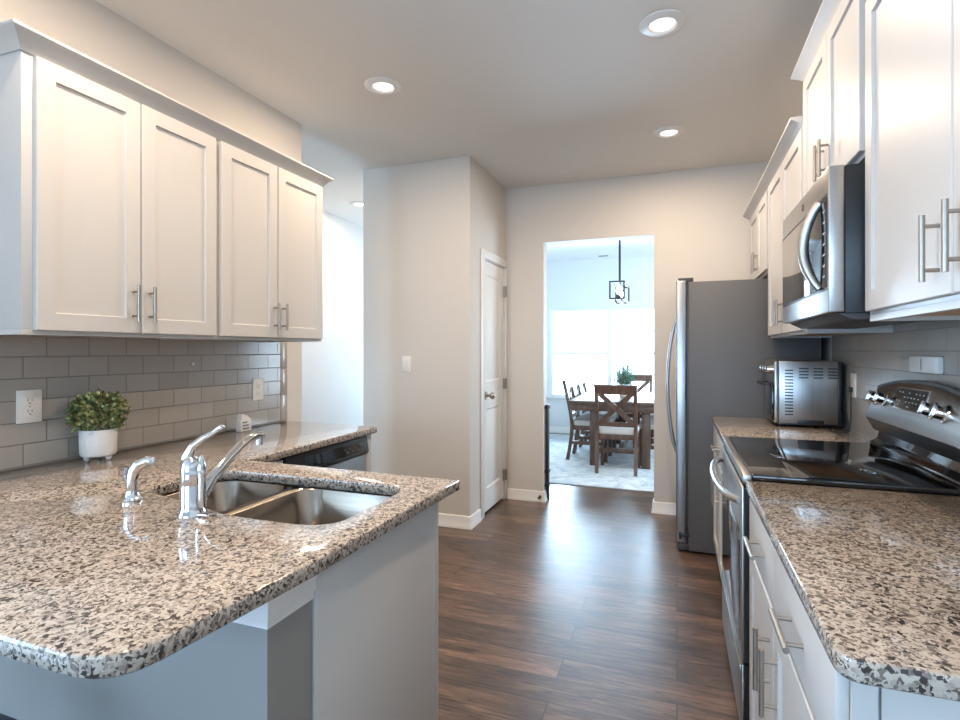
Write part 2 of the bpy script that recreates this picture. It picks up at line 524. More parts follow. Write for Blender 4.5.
# dining room
WX0, WX1, WZ0, WZ1 = -1.90, -0.06, 0.575, 1.96
DW = 8.5
struct(wmb().box(-2.42, -2.30, YF + 0.12, DW, 0, H), 'wall_dining_left', M_DINE)
struct(wmb().box(1.6, 1.72, YF + 0.12, 6.1, 0, H).box(1.6, 1.72, 7.5, DW, 0, H).box(1.6, 1.72, 6.1, 7.5, 0, 0.6).box(1.6, 1.72, 6.1, 7.5, 2.2, H), 'wall_dining_right', M_DINE)
struct(wmb().box(-2.42, WX0, DW, DW + 0.14, 0, H).box(WX1, 1.72, DW, DW + 0.14, 0, H).box(WX0, WX1, DW, DW + 0.14, 0, WZ0).box(WX0, WX1, DW, DW + 0.14, WZ1, H), 'wall_dining_window', M_DINE)

# baseboards
BASE = [(0, 0), (0.02, 0), (0.02, 0.012), (0.013, 0.022), (0.013, 0.075), (0.009, 0.088), (0.0, 0.092)]
struct(wmb().sweep([(-2.333, 3.70), (-1.43, 3.70), (-1.43, 3.91)], BASE, 1), 'baseboard_pantry', M_TRIM)
struct(wmb().sweep([(-1.41, YF), (OX0, YF), (OX0, YF + 0.12)], BASE, 1), 'baseboard_far', M_TRIM)
struct(wmb().sweep([(OX1, YF + 0.12), (OX1, YF), (XR, YF)], BASE, 1), 'baseboard_far_right', M_TRIM)
struct(wmb().sweep([(-2.30, DW), (1.6, DW)], BASE, 1), 'baseboard_dining', M_TRIM)
struct(wmb().sweep([(-2.30, YF + 0.12), (-2.30, DW)], BASE, 1), 'baseboard_dining_left', M_TRIM)
struct(wmb().sweep([(-3.41, 0.42), (-3.41, 6.5)], BASE, 1), 'baseboard_hall', M_TRIM)


def window(idx, x0, x1, z0, z1, y, sgn, units, cols):
    """double-hung units in a wall of constant y; sgn = direction of the room from the wall face"""
    d0, d1 = y - 0.09 * sgn, y - 0.02 * sgn
    ya, yb = min(d0, d1), max(d0, d1)
    fr = wmb(); wdt = (x1 - x0) / units
    gl = []
    for k in range(units):
        a, b = x0 + k * wdt, x0 + (k + 1) * wdt
        f = 0.035
        fr.box(a, a + f, ya, yb, z0, z1).box(b - f, b, ya, yb, z0, z1).box(a + f, b - f, ya, yb, z0, z0 + f).box(a + f, b - f, ya, yb, z1 - f, z1)
        zm = (z0 + z1) / 2
        fr.box(a + f, b - f, ya + 0.01, yb - 0.01, zm - 0.02, zm + 0.02)
        for zz0, zz1 in ((z0 + f, zm - 0.02), (zm + 0.02, z1 - f)):
            for c in range(1, cols):
                xx = a + (b - a) * c / cols
                fr.box(xx - 0.006, xx + 0.006, ya + 0.025, yb - 0.025, zz0, zz1)
            zc = (zz0 + zz1) / 2
            fr.box(a + f, b - f, ya + 0.025, yb - 0.025, zc - 0.006, zc + 0.006)
        gl.append((a + f, b - f))
    o = struct(fr, 'window_%d' % idx, M_TRIM)
    ym = (ya + yb) / 2
    for a, b in gl:
        g = wmb(); g.box(a, b, ym - 0.002, ym + 0.002, z0 + 0.035, z1 - 0.035)
        p = g.build('pane', M_GLASS, o)
    return o


window(1, WX0, WX1, WZ0, WZ1, DW, -1, 2, 3)
struct(wmb().box(WX0 - 0.05, WX1 + 0.05, DW - 0.05, DW + 0.05, WZ0 - 0.025, WZ0, 0.004).box(WX0 - 0.02, WX1 + 0.02, DW - 0.014, DW, WZ0 - 0.085, WZ0 - 0.025, 0.003), 'trim_1', M_TRIM)
window(2, LX0, LX1, LZ0, LZ1, -3.5, 1, 3, 2)

# pantry door (in the plane x = -1.43, seen from the kitchen)
CAS = 0.06
struct(wmb().box(-1.43, -1.415, DY0 - CAS, DY0 + 0.006, 0, DZ + CAS, 0.004).box(-1.43, -1.415, DY1 - 0.006, YF - 0.001, 0, DZ - 0.006, 0.004)
       .box(-1.43, -1.415, DY0, YF - 0.001, DZ - 0.006, DZ + CAS, 0.004).box(-1.53, -1.43, DY0, DY0 + 0.012, 0, DZ).box(-1.53, -1.43, DY1 - 0.012, DY1, 0, DZ)
       .box(-1.53, -1.43, DY0, DY1, DZ - 0.012, DZ), 'trim_2', M_TRIM)


def recessed(mb, axis, sgn, face, a0, a1, z0, z1, thick, panels, rail_depth=0.010, bevel=0.012, m=0, raised=0.0):
    """slab whose front face has sunk panels. axis: 'x' or 'y' = normal axis, sgn = which way the front looks,
    face = coordinate of the front, (a0,a1) the range on the other level axis; panels = list of (b0,b1,w0,w1)"""
    t = bmesh.new()
    def P(a, z, d):
        k = face - sgn * d
        return (k, a, z) if axis == 'x' else (a, k, z)
    c = 0.0025
    # outer slab with a chamfered front edge, front built from strips around the panels
    def loop(i, d): return [P(a0 + i, z0 + i, d), P(a1 - i, z0 + i, d), P(a1 - i, z1 - i, d), P(a0 + i, z1 - i, d)]
    L = [[t.verts.new(p) for p in loop(0, thick)], [t.verts.new(p) for p in loop(0, c)]]
    t.faces.new(L[0])
    for k in range(4): t.faces.new((L[0][k], L[0][(k + 1) % 4], L[1][(k + 1) % 4], L[1][k]))
    front = [t.verts.new(p) for p in loop(c, 0)]
    for k in range(4): t.faces.new((L[1][k], L[1][(k + 1) % 4], front[(k + 1) % 4], front[k]))
    edges = [t.edges.get((front[k], front[(k + 1) % 4])) for k in range(4)]
    for (b0, b1, w0, w1) in panels:
        def lp(i, d): return [t.verts.new(P(*q, d)) for q in ((b0 + i, w0 + i), (b1 - i, w0 + i), (b1 - i, w1 - i), (b0 + i, w1 - i))]
        r0 = lp(0, 0); edges += [t.edges.new((r0[k], r0[(k + 1) % 4])) for k in range(4)]
        seq = [lp(bevel * 0.25, rail_depth)] if raised <= 0 else [lp(bevel, rail_depth), lp(bevel * 1.6, rail_depth), lp(bevel * 3.2, rail_depth - raised)]
        prev = r0
        for nx in seq:
            for k in range(4): t.faces.new((prev[k], prev[(k + 1) % 4], nx[(k + 1) % 4], nx[k]))
            prev = nx
        t.faces.new(prev)
    bmesh.ops.triangle_fill(t, use_beauty=True, use_dissolve=False, edges=edges)
    bmesh.ops.recalc_face_normals(t, faces=t.faces)
    mb._add(t, m)
    return mb


g = 0.004
dm = wmb(); da, db = DY0 + 0.012 + g, DY1 - 0.012 - g
recessed(dm, 'x', 1, -1.436, da, db, 0.018, DZ - 0.016, 0.035, [(da + 0.095, db - 0.095, 0.20, 0.84), (da + 0.095, db - 0.095, 1.06, 1.92)], 0.009, 0.012, raised=0.006)
door = struct(dm, 'door_1', M_TRIM)
k = wmb()
kz, ky = 0.95, da + 0.06
k.cyl((-1.436, ky, kz), (-1.426, ky, kz), 0.032, seg=24).cyl((-1.43, ky, kz), (-1.395, ky, kz), 0.011)
k.sphere((-1.377, ky, kz), 0.027, (0.85, 1, 1))
k.build('knob', M_NICKEL, door)
for hz in (0.22, 1.02, 1.83):
    wmb().cyl((-1.412, DY1 - 0.012, hz - 0.045), (-1.412, DY1 - 0.012, hz + 0.045), 0.007).box(-1.437, -1.413, DY1 - 0.034, DY1 - 0.010, hz - 0.044, hz + 0.044).build('hinge', M_NICKEL, door)

# backsplashes (tile rows start at the worktop)
ZC, ZCR = 0.885, 0.892
o = MB(); o.box(0, 0.010, 0.37, 2.676, -0.005, 0.469); o.keep_world = True
bs = struct(o, 'backsplash_left', M_TILE); bs.location = (XL, -0.056, ZC + 0.006)
struct(wmb().box(XL, XL + 0.012, 2.622, 2.68, ZC + 0.001, ZC + 0.158, 0.002).box(XL, XL + 0.012, 2.622, 2.68, ZC + 0.1595, ZC + 0.316, 0.002).box(XL, XL + 0.012, 2.622, 2.68, ZC + 0.3175, ZC + 0.474, 0.002), 'trim_3', M_TILETRIM)
o = MB(); o.box(-0.010, 0, -3.0, 3.62, -0.06, 0.52); o.keep_world = True
bs = struct(o, 'backsplash_right', M_TILE); bs.location = (XR, 0.06, ZCR + 0.02)

# ------------------------------------------------------------------ cabinets


def bar_handle(parent, p0, p1, out, name='handle', r=0.006):
    """bar pull from p0 to p1 standing off in direction out (vector of the stand-off length)"""
    p0, p1, out = Vector(p0), Vector(p1), Vector(out); d = (p1 - p0)
    m = MB(); m.cyl(p0 + out, p1 + out, r, seg=14)
    for f in (0.17, 0.83):
        q = p0 + d * f
        m.cyl(q, q + out, r * 0.75, seg=12)
    return m.build(name, M_NICKEL, parent)


def shaker(root, axis, sgn, face, a0, a1, z0, z1, rail=0.056, thick=0.019, name='door'):
    m = MB()
    recessed(m, axis, sgn, face, a0, a1, z0, z1, thick, [(a0 + rail, a1 - rail, z0 + rail, z1 - rail)], 0.009)
    return m.build(name, M_CAB, root)


def slab(root, axis, sgn, face, a0, a1, z0, z1, thick=0.019, name='drawer'):
    m = MB()
    k0, k1 = sorted((face, face - sgn * thick))
    if axis == 'x': m.box(k0, k1, a0, a1, z0, z1, 0.003)
    else: m.box(a0, a1, k0, k1, z0, z1, 0.003)
    return m.build(name, M_CAB, root)


def upper_cabinet(label, sgn, wall, front, y0, y1, z0, z1, doors, handles, zd=0.014, group=None):
    """wall cabinet hanging on a wall of constant x; front = x of the door faces; sgn = way the doors look"""
    back = wall + sgn * 0.002
    body_f = front - sgn * 0.020
    root = thing('wall_cabinet', label, 'cabinet', ((back + front) / 2, (y0 + y1) / 2, z0), group)
    a, b = sorted((back, body_f))
    m = MB(); m.box(a, b, y0, y1, z0 + 0.018, z1, 0.0015)
    f0, f1 = sorted((body_f, body_f - sgn * 0.02))
    m.box(f0, f1, y0, y1, z0, z0 + 0.018)                      # bottom face rail
    w0, w1 = sorted((body_f - sgn * 0.02, back))
    m.box(w0, w1, y0, y0 + 0.016, z0, z0 + 0.018).box(w0, w1, y1 - 0.016, y1, z0, z0 + 0.018)
    body = m.build('body', M_CAB, root)
    MB().box(w0, w1, y0 + 0.017, y1 - 0.017, z0 + 0.012, z0 + 0.0178).build('underside', M_CABIN, root)
    for (d0, d1), (hy, hz0, hz1) in zip(doors, handles):
        dr = shaker(root, 'x', sgn, front, d0, d1, z0 + zd, z1 - 0.008)
        bar_handle(dr, (front, hy, hz0), (front, hy, hz1), (sgn * 0.03, 0, 0))
    return root


FL = -1.89
upper_cabinet('white double-door wall cabinet above the potted plant, left of its pair', 1, XL, FL, 1.085, 1.838, 1.360, 2.245,
              [(1.117, 1.468), (1.474, 1.824)], [(1.437, 1.416, 1.55), (1.503, 1.416, 1.55)], group='wall cabinets')
upper_cabinet('white double-door wall cabinet beside the hall opening, over the small house sign', 1, XL, FL, 1.839, 2.590, 1.360, 2.245,
              [(1.852, 2.208), (2.214, 2.577)], [(2.183, 1.412, 1.546), (2.242, 1.412, 1.546)], group='wall cabinets')
CROWN = [(0.0, 0.0), (0.006, 0.0), (0.010, 0.010), (0.018, 0.022), (0.032, 0.038), (0.046, 0.046), (0.050, 0.050), (0.050, 0.058), (0.0, 0.058)]
cr = MB(); cr.sweep([(XL, 1.085), (FL - 0.020, 1.085), (FL - 0.020, 2.590), (XL, 2.590)], [(d, 2.242 + z) for d, z in CROWN], 1)
tag(cr.build('crown_molding', M_CAB), 'white crown moulding along the top of the left pair of wall cabinets', 'molding')

FR = 0.517
upper_cabinet('short white wall cabinet above the grey refrigerator', -1, XR, FR, 3.703, 4.565, 1.80, 2.305,
              [(3.735, 4.13), (4.136, 4.53)], [(4.10, 1.845, 1.98), (4.166, 1.845, 1.98)], group='wall cabinets')
upper_cabinet('white wall cabinet over the toaster oven, between refrigerator and microwave', -1, XR, FR, 2.722, 3.700, 1.385, 2.305,
              [(2.745, 3.202), (3.208, 3.668)], [(3.172, 1.44, 1.575), (3.238, 1.44, 1.575)], group='wall cabinets')
upper_cabinet('taller-set white wall cabinet directly above the microwave', -1, XR, FR, 1.903, 2.718, 1.90, 2.490,
              [(1.925, 2.306), (2.312, 2.70)], [(2.276, 1.945, 2.08), (2.342, 1.945, 2.08)], group='wall cabinets')
upper_cabinet('nearest white wall cabinet on the right, with two long nickel handles', -1, XR, FR, 0.79, 1.898, 1.396, 2.335,
              [(0.81, 1.335), (1.341, 1.872)], [(1.29, 1.462, 1.603), (1.395, 1.455, 1.596)], 0.028, group='wall cabinets')
CR2 = [(0.0, 0.0), (0.010, 0.0), (0.014, 0.012), (0.030, 0.028), (0.046, 0.040), (0.055, 0.046), (0.055, 0.054), (0.0, 0.054)]
cr = MB(); cr.sweep([(FR + 0.020, 2.722), (FR + 0.020, 4.575)], [(d * 1.15, 2.290 + z) for d, z in CR2], -1)
tag(cr.build('crown_molding', M_CAB), 'lower white crown moulding running from above the refrigerator to the microwave', 'molding')
cr = MB(); cr.sweep([(XR, 2.716), (FR + 0.020, 2.716), (FR + 0.020, 1.903), (XR, 1.903)], [(d, 2.487 + z) for d, z in CR2], 1)
tag(cr.build('crown_molding', M_CAB), 'upper white crown moulding on the cabinet above the microwave', 'molding')

# ---- left base run and peninsula
GT = 0.034                       # granite thickness


def slab_top(name, outer, hole, z, thick, mats, label, cat):
    """stone slab with an eased edge and an optional cut-out"""
    e = 0.004
    def inset(poly, k):
        n = len(poly); out = []
        for i in range(n):
            p0, p1, p2 = Vector(poly[i - 1]), Vector(poly[i]), Vector(poly[(i + 1) % n])
            d1, d2 = (p1 - p0).normalized(), (p2 - p1).normalized()
            n1, n2 = Vector((-d1.y, d1.x)), Vector((-d2.y, d2.x))
            h = (n1 + n2).normalized(); out.append(p1 + h * (k / max(0.3, h.dot(n1))))
        return out
    t = bmesh.new()
    def ring(poly, zz): return [t.verts.new((p[0], p[1], zz)) for p in poly]
    def skin(a, b):
        n = len(a)
        for i in range(n): t.faces.new((a[i], a[(i + 1) % n], b[(i + 1) % n], b[i]))
    def wallset(poly, sgn):
        seq = [ring(inset(poly, sgn * e), z), ring(inset(poly, sgn * e * 0.3), z - e * 0.3), ring(poly, z - e), ring(poly, z - thick + e), ring(inset(poly, sgn * e), z - thick)]
        for a, b in zip(seq, seq[1:]): skin(a, b)
        return seq[0], seq[-1]
    tops, bots = [], []
    a, b = wallset(outer, 1); tops.append(a); bots.append(b)
    if hole:
        a, b = wallset(hole, 1); tops.append(a); bots.append(b)   # hole runs clockwise
    for rs in (tops, bots):
        ed = []
        for r in rs: ed += [t.edges.get((r[i], r[(i + 1) % len(r)])) for i in range(len(r))]
        bmesh.ops.triangle_fill(t, use_beauty=True, use_dissolve=False, edges=ed)
    bmesh.ops.recalc_face_normals(t, faces=t.faces)
    m = wmb(); m._add(t)
    o = m.build(name, mats, angle=50)
    return tag(o, label, cat)


outerL = [(XL + 0.003, 0.512), (-0.825, 0.512), (-0.790, 0.513), (-0.762, 0.520), (-0.738, 0.533), (-0.722, 0.555), (-0.713, 0.590), (-0.708, 0.65), (-0.697, 0.786), (-0.688, 0.917), (-0.684, 1.10), (-0.680, 1.30), (-0.676, 1.48), (-0.670, 1.640),
          (-1.575, 1.660), (-1.575, 2.640), (XL + 0.003, 2.665)]
holeL = list(reversed([(-1.47, 1.185), (-1.33, 1.150), (-1.20, 1.120), (-1.12, 1.095), (-1.03, 1.088), (-0.88, 1.090)] + arc(-0.86, 1.170, 0.075, -80, -5, 6) +
                      arc(-0.86, 1.43, 0.075, 5, 85, 6) + [(-1.10, 1.508)] + arc(-1.455, 1.43, 0.075, 95, 175, 6) + arc(-1.455, 1.25, 0.075, 185, 250, 5)))
slab_top('countertop', outerL, holeL, ZC, GT, M_GRANITE, 'large speckled granite countertop with the sink, forming a peninsula', 'countertop')

# base cabinet of the peninsula, with the painted end panel and the low wall behind it
PZ = ZC - GT - 0.001
pen = thing('base_cabinet', 'white sink cabinet under the peninsula with flat end panel', 'cabinet', (-1.15, 1.27, 0))
# the box is left open at the top so that the bowls hang free in it
m = MB(); m.box(-1.59, -0.735, 1.550, 1.570, 0.10, PZ).box(-1.59, -0.735, 0.965, 0.985, 0.0, PZ).box(-1.59, -1.572, 0.985, 1.550, 0.10, PZ).box(-1.572, -0.735, 0.985, 1.550, 0.10, 0.118)
m.build('body', M_CAB, pen)
m = MB(); m.box(-0.735, -0.716, 0.950, 1.566, 0.0, PZ, 0.001).box(-0.717, -0.714, 1.556, 1.571, 0.0, PZ, 0.001)
m.build('end_panel', M_CAB, pen)
for a in (-1.54, -1.14):
    d = shaker(pen, 'y', 1, 1.590, a, a + 0.39, 0.12, PZ - 0.02)
    bar_handle(d, (a + (0.35 if a < -1.3 else 0.04), 1.590, 0.60), (a + (0.35 if a < -1.3 else 0.04), 1.590, 0.73), (0, 0.03, 0))
MB().box(-1.55, -0.74, 1.49, 1.51, 0.0, 0.10).build('toe_kick', M_TOE, pen)
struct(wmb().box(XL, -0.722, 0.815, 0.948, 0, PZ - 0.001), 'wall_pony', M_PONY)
struct(wmb().sweep([(-1.9, 0.815), (-0.722, 0.815), (-0.722, 0.948)], [(0, PZ - 0.062), (0.003, PZ - 0.062), (0.004, PZ - 0.048), (0.009, PZ - 0.040), (0.009, PZ - 0.022), (0.014, PZ - 0.012), (0.015, PZ - 0.002), (0, PZ - 0.002)], 1), 'trim_4', M_TRIM)

# run along the left wall: corner filler, dishwasher, end panel
lc = thing('base_cabinet', 'white filler cabinet in the inner corner left of the dishwasher', 'cabinet', (-1.9, 1.75, 0))
MB().box(XL + 0.002, -1.615, 0.96, 1.900, 0.10, PZ).build('body', M_CAB, lc)
MB().box(-1.615, -1.597, 1.665, 1.898, 0.12, PZ - 0.012, 0.002).build('filler_panel', M_CAB, lc)
MB().box(-1.70, -1.68, 1.665, 1.90, 0.0, 0.10).build('toe_kick', M_TOE, lc)
ep = MB(); ep.box(XL + 0.002, -1.605, 2.575, 2.625, 0.0, PZ, 0.002)
tag(ep.build('end_panel_board', M_CAB), 'white upright panel closing the counter end beyond the dishwasher', 'panel')
dw = thing('dishwasher', 'stainless dishwasher with black control panel under the left counter', 'dishwasher', (-1.9, 2.24, 0))
MB().box(XL + 0.05, -1.635, 1.912, 2.568, 0.10, PZ - 0.004).build('body', M_BLACK, dw)
MB().box(-1.634, -1.600, 1.914, 2.566, 0.12, 0.742, 0.006).build('door', M_STEELV, dw)
m = MB(); m.prism([(-1.634, 0.745), (-1.592, 0.745), (-1.582, 0.758), (-1.594, 0.838), (-1.600, 0.846), (-1.634, 0.846)], 'y', 1.912, 2.568, bev=0.003)
cp = m.build('control_panel', M_BLACK, dw)
def dwq(y, z): # point on the sloped panel face
    f = (z - 0.758) / 0.08
    return (-1.582 - 0.012 * f + 0.0012, y, z)
m = MB(); n0 = Vector((0.08, 0, 0.012)).normalized() * 0.001
def dwpatch(m, y0, y1, z0, z1, mi=0):
    l0 = [Vector(dwq(y0, z0)), Vector(dwq(y1, z0)), Vector(dwq(y1, z1)), Vector(dwq(y0, z1))]
    return m.loft([l0, [p + n0 for p in l0]], m=mi)
dwpatch(m, 2.03, 2.54, 0.770, 0.822)
m.build('button_strip', M_BLACKGLOSS, cp)
m = MB()
for q in range(4): dwpatch(m, 2.34 + q * 0.045, 2.352 + q * 0.045, 0.800 - 0.002 * q, 0.806)
for q in range(3): dwpatch(m, 2.36 + q * 0.05, 2.372 + q * 0.05, 0.785, 0.790)
m.build('indicator_mark', M_ICON, cp)
m = MB(); dwpatch(m, 1.95, 2.0, 0.786, 0.792)
m.build('badge', M_ICON, cp)
MB().box(-1.70, -1.68, 1.912, 2.568, 0.0, 0.10).build('toe_kick', M_TOE, dw)

# ---- sink
sk = thing('sink', 'stainless double-bowl undermount sink in the granite peninsula', 'sink', (-1.14, 1.27, 0.66))


def rr(x0, x1, y0, y1, r, z, n=5):
    pts = arc(x1 - r, y0 + r, r, -90, 0, n) + arc(x1 - r, y1 - r, r, 0, 90, n) + arc(x0 + r, y1 - r, r, 90, 180, n) + arc(x0 + r, y0 + r, r, 180, 270, n)
    return [(a, b, z) for a, b in pts]


def bowl(x0, x1, y0, y1, depth, name):
    zt = ZC - GT - 0.002; m = MB()
    L = [rr(x0 - 0.017, x1 + 0.017, y0 - 0.012, y1 + 0.012, 0.085, zt - 0.004), rr(x0 - 0.017, x1 + 0.017, y0 - 0.012, y1 + 0.012, 0.085, zt),
         rr(x0, x1, y0, y1, 0.075, zt), rr(x0 + 0.004, x1 - 0.004, y0 + 0.004, y1 - 0.004, 0.072, zt - 0.006), rr(x0 + 0.014, x1 - 0.014, y0 + 0.014, y1 - 0.014, 0.07, zt - depth + 0.04),
         rr(x0 + 0.026, x1 - 0.026, y0 + 0.026, y1 - 0.026, 0.06, zt - depth + 0.012), rr(x0 + 0.05, x1 - 0.05, y0 + 0.05, y1 - 0.05, 0.045, zt - depth)]
    m.loft(L, cap0=False, cap1=True)
    b = m.build(name, M_SINK, sk, angle=60)
    mm = MB(); cx, cy = (x0 + x1) / 2, (y0 + y1) / 2
    mm.lathe([(0, 0.001), (0.030, 0.001), (0.034, 0.004), (0.042, 0.004), (0.044, 0.0)], (cx, cy, zt - depth + 0.0005))
    mm.build('drain', M_CHROME, b)


bowl(-1.535, -1.222, 1.130, 1.522, 0.18, 'bowl')
bowl(-1.186, -0.778, 1.080, 1.522, 0.20, 'bowl')

# ---- faucet
FX, FY = -1.185, 1.062
fc = thing('faucet', 'chrome single-lever kitchen faucet behind the double sink', 'faucet', (FX, FY, ZC))
m = MB(); m.lathe([(0, 0), (0.036, 0), (0.035, 0.005), (0.031, 0.012), (0.029, 0.022), (0.0285, 0.072), (0.0275, 0.076), (0.0275, 0.080), (0.0285, 0.083), (0.0285, 0.115), (0.027, 0.130), (0.022, 0.142), (0.012, 0.150), (0, 0.152)], (FX, FY, ZC), 36)
m.build('body', M_CHROME, fc)
m = MB()
sp = [(FX + 0.010, FY + 0.018, ZC + 0.042), (FX + 0.006, FY + 0.055, ZC + 0.078), (FX + 0.002, FY + 0.115, ZC + 0.118), (FX - 0.003, FY + 0.165, ZC + 0.146), (FX - 0.008, FY + 0.205, ZC + 0.162), (FX - 0.011, FY + 0.24, ZC + 0.168), (FX - 0.014, FY + 0.268, ZC + 0.165)]
m.tube(sp, [0.019, 0.0165, 0.0145, 0.0135, 0.0125, 0.0125, 0.0115], 16)
spo = m.build('spout', M_CHROME, fc, angle=60)
m = MB(); m.cyl((FX - 0.012, FY + 0.254, ZC + 0.166), (FX - 0.012, FY + 0.254, ZC + 0.138), 0.0125, 0.0115, 20); m.build('aerator', M_CHROME, spo)
m = MB()
m.tube([(FX - 0.018, FY, ZC + 0.110), (FX - 0.018, FY + 0.002, ZC + 0.148), (FX - 0.004, FY + 0.008, ZC + 0.176), (FX + 0.022, FY + 0.016, ZC + 0.196), (FX + 0.050, FY + 0.026, ZC + 0.212), (FX + 0.068, FY + 0.03, ZC + 0.224)], [0.016, 0.015, 0.0115, 0.0085, 0.0075, 0.0085], 14)
m.sphere((FX + 0.068, FY + 0.03, ZC + 0.224), 0.0088)
m.build('lever_handle', M_CHROME, fc, angle=60)
m = MB(); m.lathe([(0.0115, 0.0), (0.013, 0.02), (0.010, 0.034), (0.004, 0.052), (0, 0.06)], (FX + 0.026, FY + 0.006, ZC + 0.098), 20)
m.cyl((FX + 0.026, FY + 0.006, ZC + 0.02), (FX + 0.026, FY + 0.006, ZC + 0.10), 0.0115)
m.build('finial', M_CHROME, fc)
m = MB(); m.box(FX + 0.03, FX + 0.072, FY - 0.014, FY + 0.014, ZC, ZC + 0.008, 0.002); m.build('deck_plate', M_CHROME, fc)

# ---- side sprayer
SX, SY = -1.452, 1.100
ss = thing('side_sprayer', 'small chrome side sprayer standing left of the faucet', 'sprayer', (SX, SY, ZC))
m = MB(); m.lathe([(0, 0), (0.027, 0), (0.027, 0.004), (0.021, 0.010), (0.017, 0.022), (0.0165, 0.028), (0.0, 0.028)], (SX, SY, ZC), 28); m.build('base', M_CHROME, ss)
m = MB(); m.tube([(SX, SY, ZC + 0.024), (SX, SY, ZC + 0.06), (SX + 0.003, SY + 0.004, ZC + 0.085), (SX + 0.018, SY + 0.010, ZC + 0.104), (SX + 0.040, SY + 0.018, ZC + 0.112)], [0.0135, 0.0155, 0.0165, 0.0165, 0.0135], 16)
m.lathe([(0, 0), (0.0135, 0), (0.0135, 0.012), (0, 0.012)], (0, 0, 0), 18, 0, Matrix.Translation((SX + 0.038, SY + 0.017, ZC + 0.112)) @ Vector((0.85, 0.3, -0.25)).to_track_quat('Z', 'Y').to_matrix().to_4x4())
head = m.build('spray_head', M_CHROME, ss, angle=60)
m = MB(); m.tube([(SX - 0.012, SY - 0.004, ZC + 0.045), (SX - 0.020, SY - 0.006, ZC + 0.07), (SX - 0.016, SY - 0.004, ZC + 0.094)], [0.005, 0.006, 0.005], 10); m.build('trigger', M_CHROME, head)

# ---- plant on the counter
PX, PY = -2.125, 1.472
pl = thing('potted_plant', 'round leafy green plant in a white dimpled pot on the granite', 'plant', (PX, PY, ZC))
m = MB(); m.lathe([(0, 0.016), (0.052, 0.016), (0.058, 0.020), (0.061, 0.030), (0.0625, 0.116), (0.061, 0.119), (0.058, 0.117), (0.057, 0.106), (0, 0.106)], (PX, PY, ZC), 40)
pot = m.build('pot', M_POT, pl)
for a in (20, 140, 260):
    c, s_ = math.cos(math.radians(a)), math.sin(math.radians(a))
    MB().lathe([(0, 0), (0.007, 0.0005), (0.011, 0.008), (0.012, 0.02), (0, 0.02)], (PX + 0.040 * c, PY + 0.040 * s_, ZC), 14).build('foot', M_POT, pot)
MB().lathe([(0, 0.110), (0.0572, 0.108), (0.0572, 0.1065), (0, 0.1065)], (PX, PY, ZC), 30).build('soil', M_SOIL, pl)


def leaf(bm, p, d, nrm, L, W, m=0):
    d = d.normalized(); s_ = d.cross(nrm).normalized(); n = s_.cross(d).normalized()
    pts = [p, p + d * L * 0.3 + s_ * W * 0.45 + n * L * 0.05, p + d * L * 0.68 + s_ * W * 0.42 + n * L * 0.05, p + d * L, p + d * L * 0.68 - s_ * W * 0.42 + n * L * 0.05, p + d * L * 0.3 - s_ * W * 0.45 + n * L * 0.05]
    mid = bm.verts.new(p + d * L * 0.5 - n * L * 0.05)
    vs = [bm.verts.new(q) for q in pts]
    for k in range(6):
        f = bm.faces.new((vs[k], vs[(k + 1) % 6], mid)); f.material_index = m


def rv(): 
    while True:
        v = Vector((random.uniform(-1, 1), random.uniform(-1, 1), random.uniform(-1, 1)))
        if 0.1 < v.length < 1: return v.normalized()


m = MB(); c0 = Vector((PX, PY, ZC + 0.180))
for k in range(1350):
    v = rv()
    if v.z < -0.75: continue
    rad = random.uniform(0.55, 1.0) ** 0.5
    bump = 1.0 + 0.13 * math.sin(7 * v.x + 2) * math.sin(8 * v.y + 1) + 0.08 * random.uniform(-1, 1)
    p = c0 + Vector((v.x * 0.090, v.y * 0.097, v.z * 0.074)) * rad * bump
    if p.x < XL + 0.035: continue
    leaf(m.bm, p, v + rv() * 0.9 + Vector((0, 0, 0.25)), v + rv() * 0.5, random.uniform(0.014, 0.022), random.uniform(0.011, 0.0155))
m.build('foliage', M_LEAF, pl)
m = MB()
for k in range(14):
    a = random.uniform(0, 2 * PI); r0 = random.uniform(0, 0.03)
    m.tube([(PX + r0 * math.cos(a), PY + r0 * math.sin(a), ZC + 0.10), (PX + 0.045 * math.cos(a), PY + 0.045 * math.sin(a), ZC + 0.14), (PX + 0.07 * math.cos(a), PY + 0.07 * math.sin(a), ZC + 0.18)], 0.0018, 6)
m.build('stem', M_LEAF, pl)

# ---- little house sign
hs = thing('house_sign', 'tiny white house-shaped sign with dark lettering lines on the counter', 'sign', (-2.14, 2.249, ZC))
m = MB(); m.prism([(2.214, ZC), (2.286, ZC), (2.286, ZC + 0.060), (2.250, ZC + 0.088), (2.234, ZC + 0.076), (2.234, ZC + 0.092), (2.220, ZC + 0.092), (2.220, ZC + 0.064), (2.214, ZC + 0.060)], 'x', -2.165, -2.130, bev=0.0015)
m.build('block', M_CERAMIC, hs)
m = MB()
for z, y1 in ((0.044, 2.256), (0.028, 2.266), (0.012, 2.270)):
    yy = 2.224
    while yy < y1:
        wd = random.uniform(0.006, 0.011); m.box(-2.130, -2.1294, yy, min(yy + wd, y1), ZC + z, ZC + z + 0.007); yy += wd + 0.0018
m.build('lettering', M_INK, hs)


# ---- outlets and switch


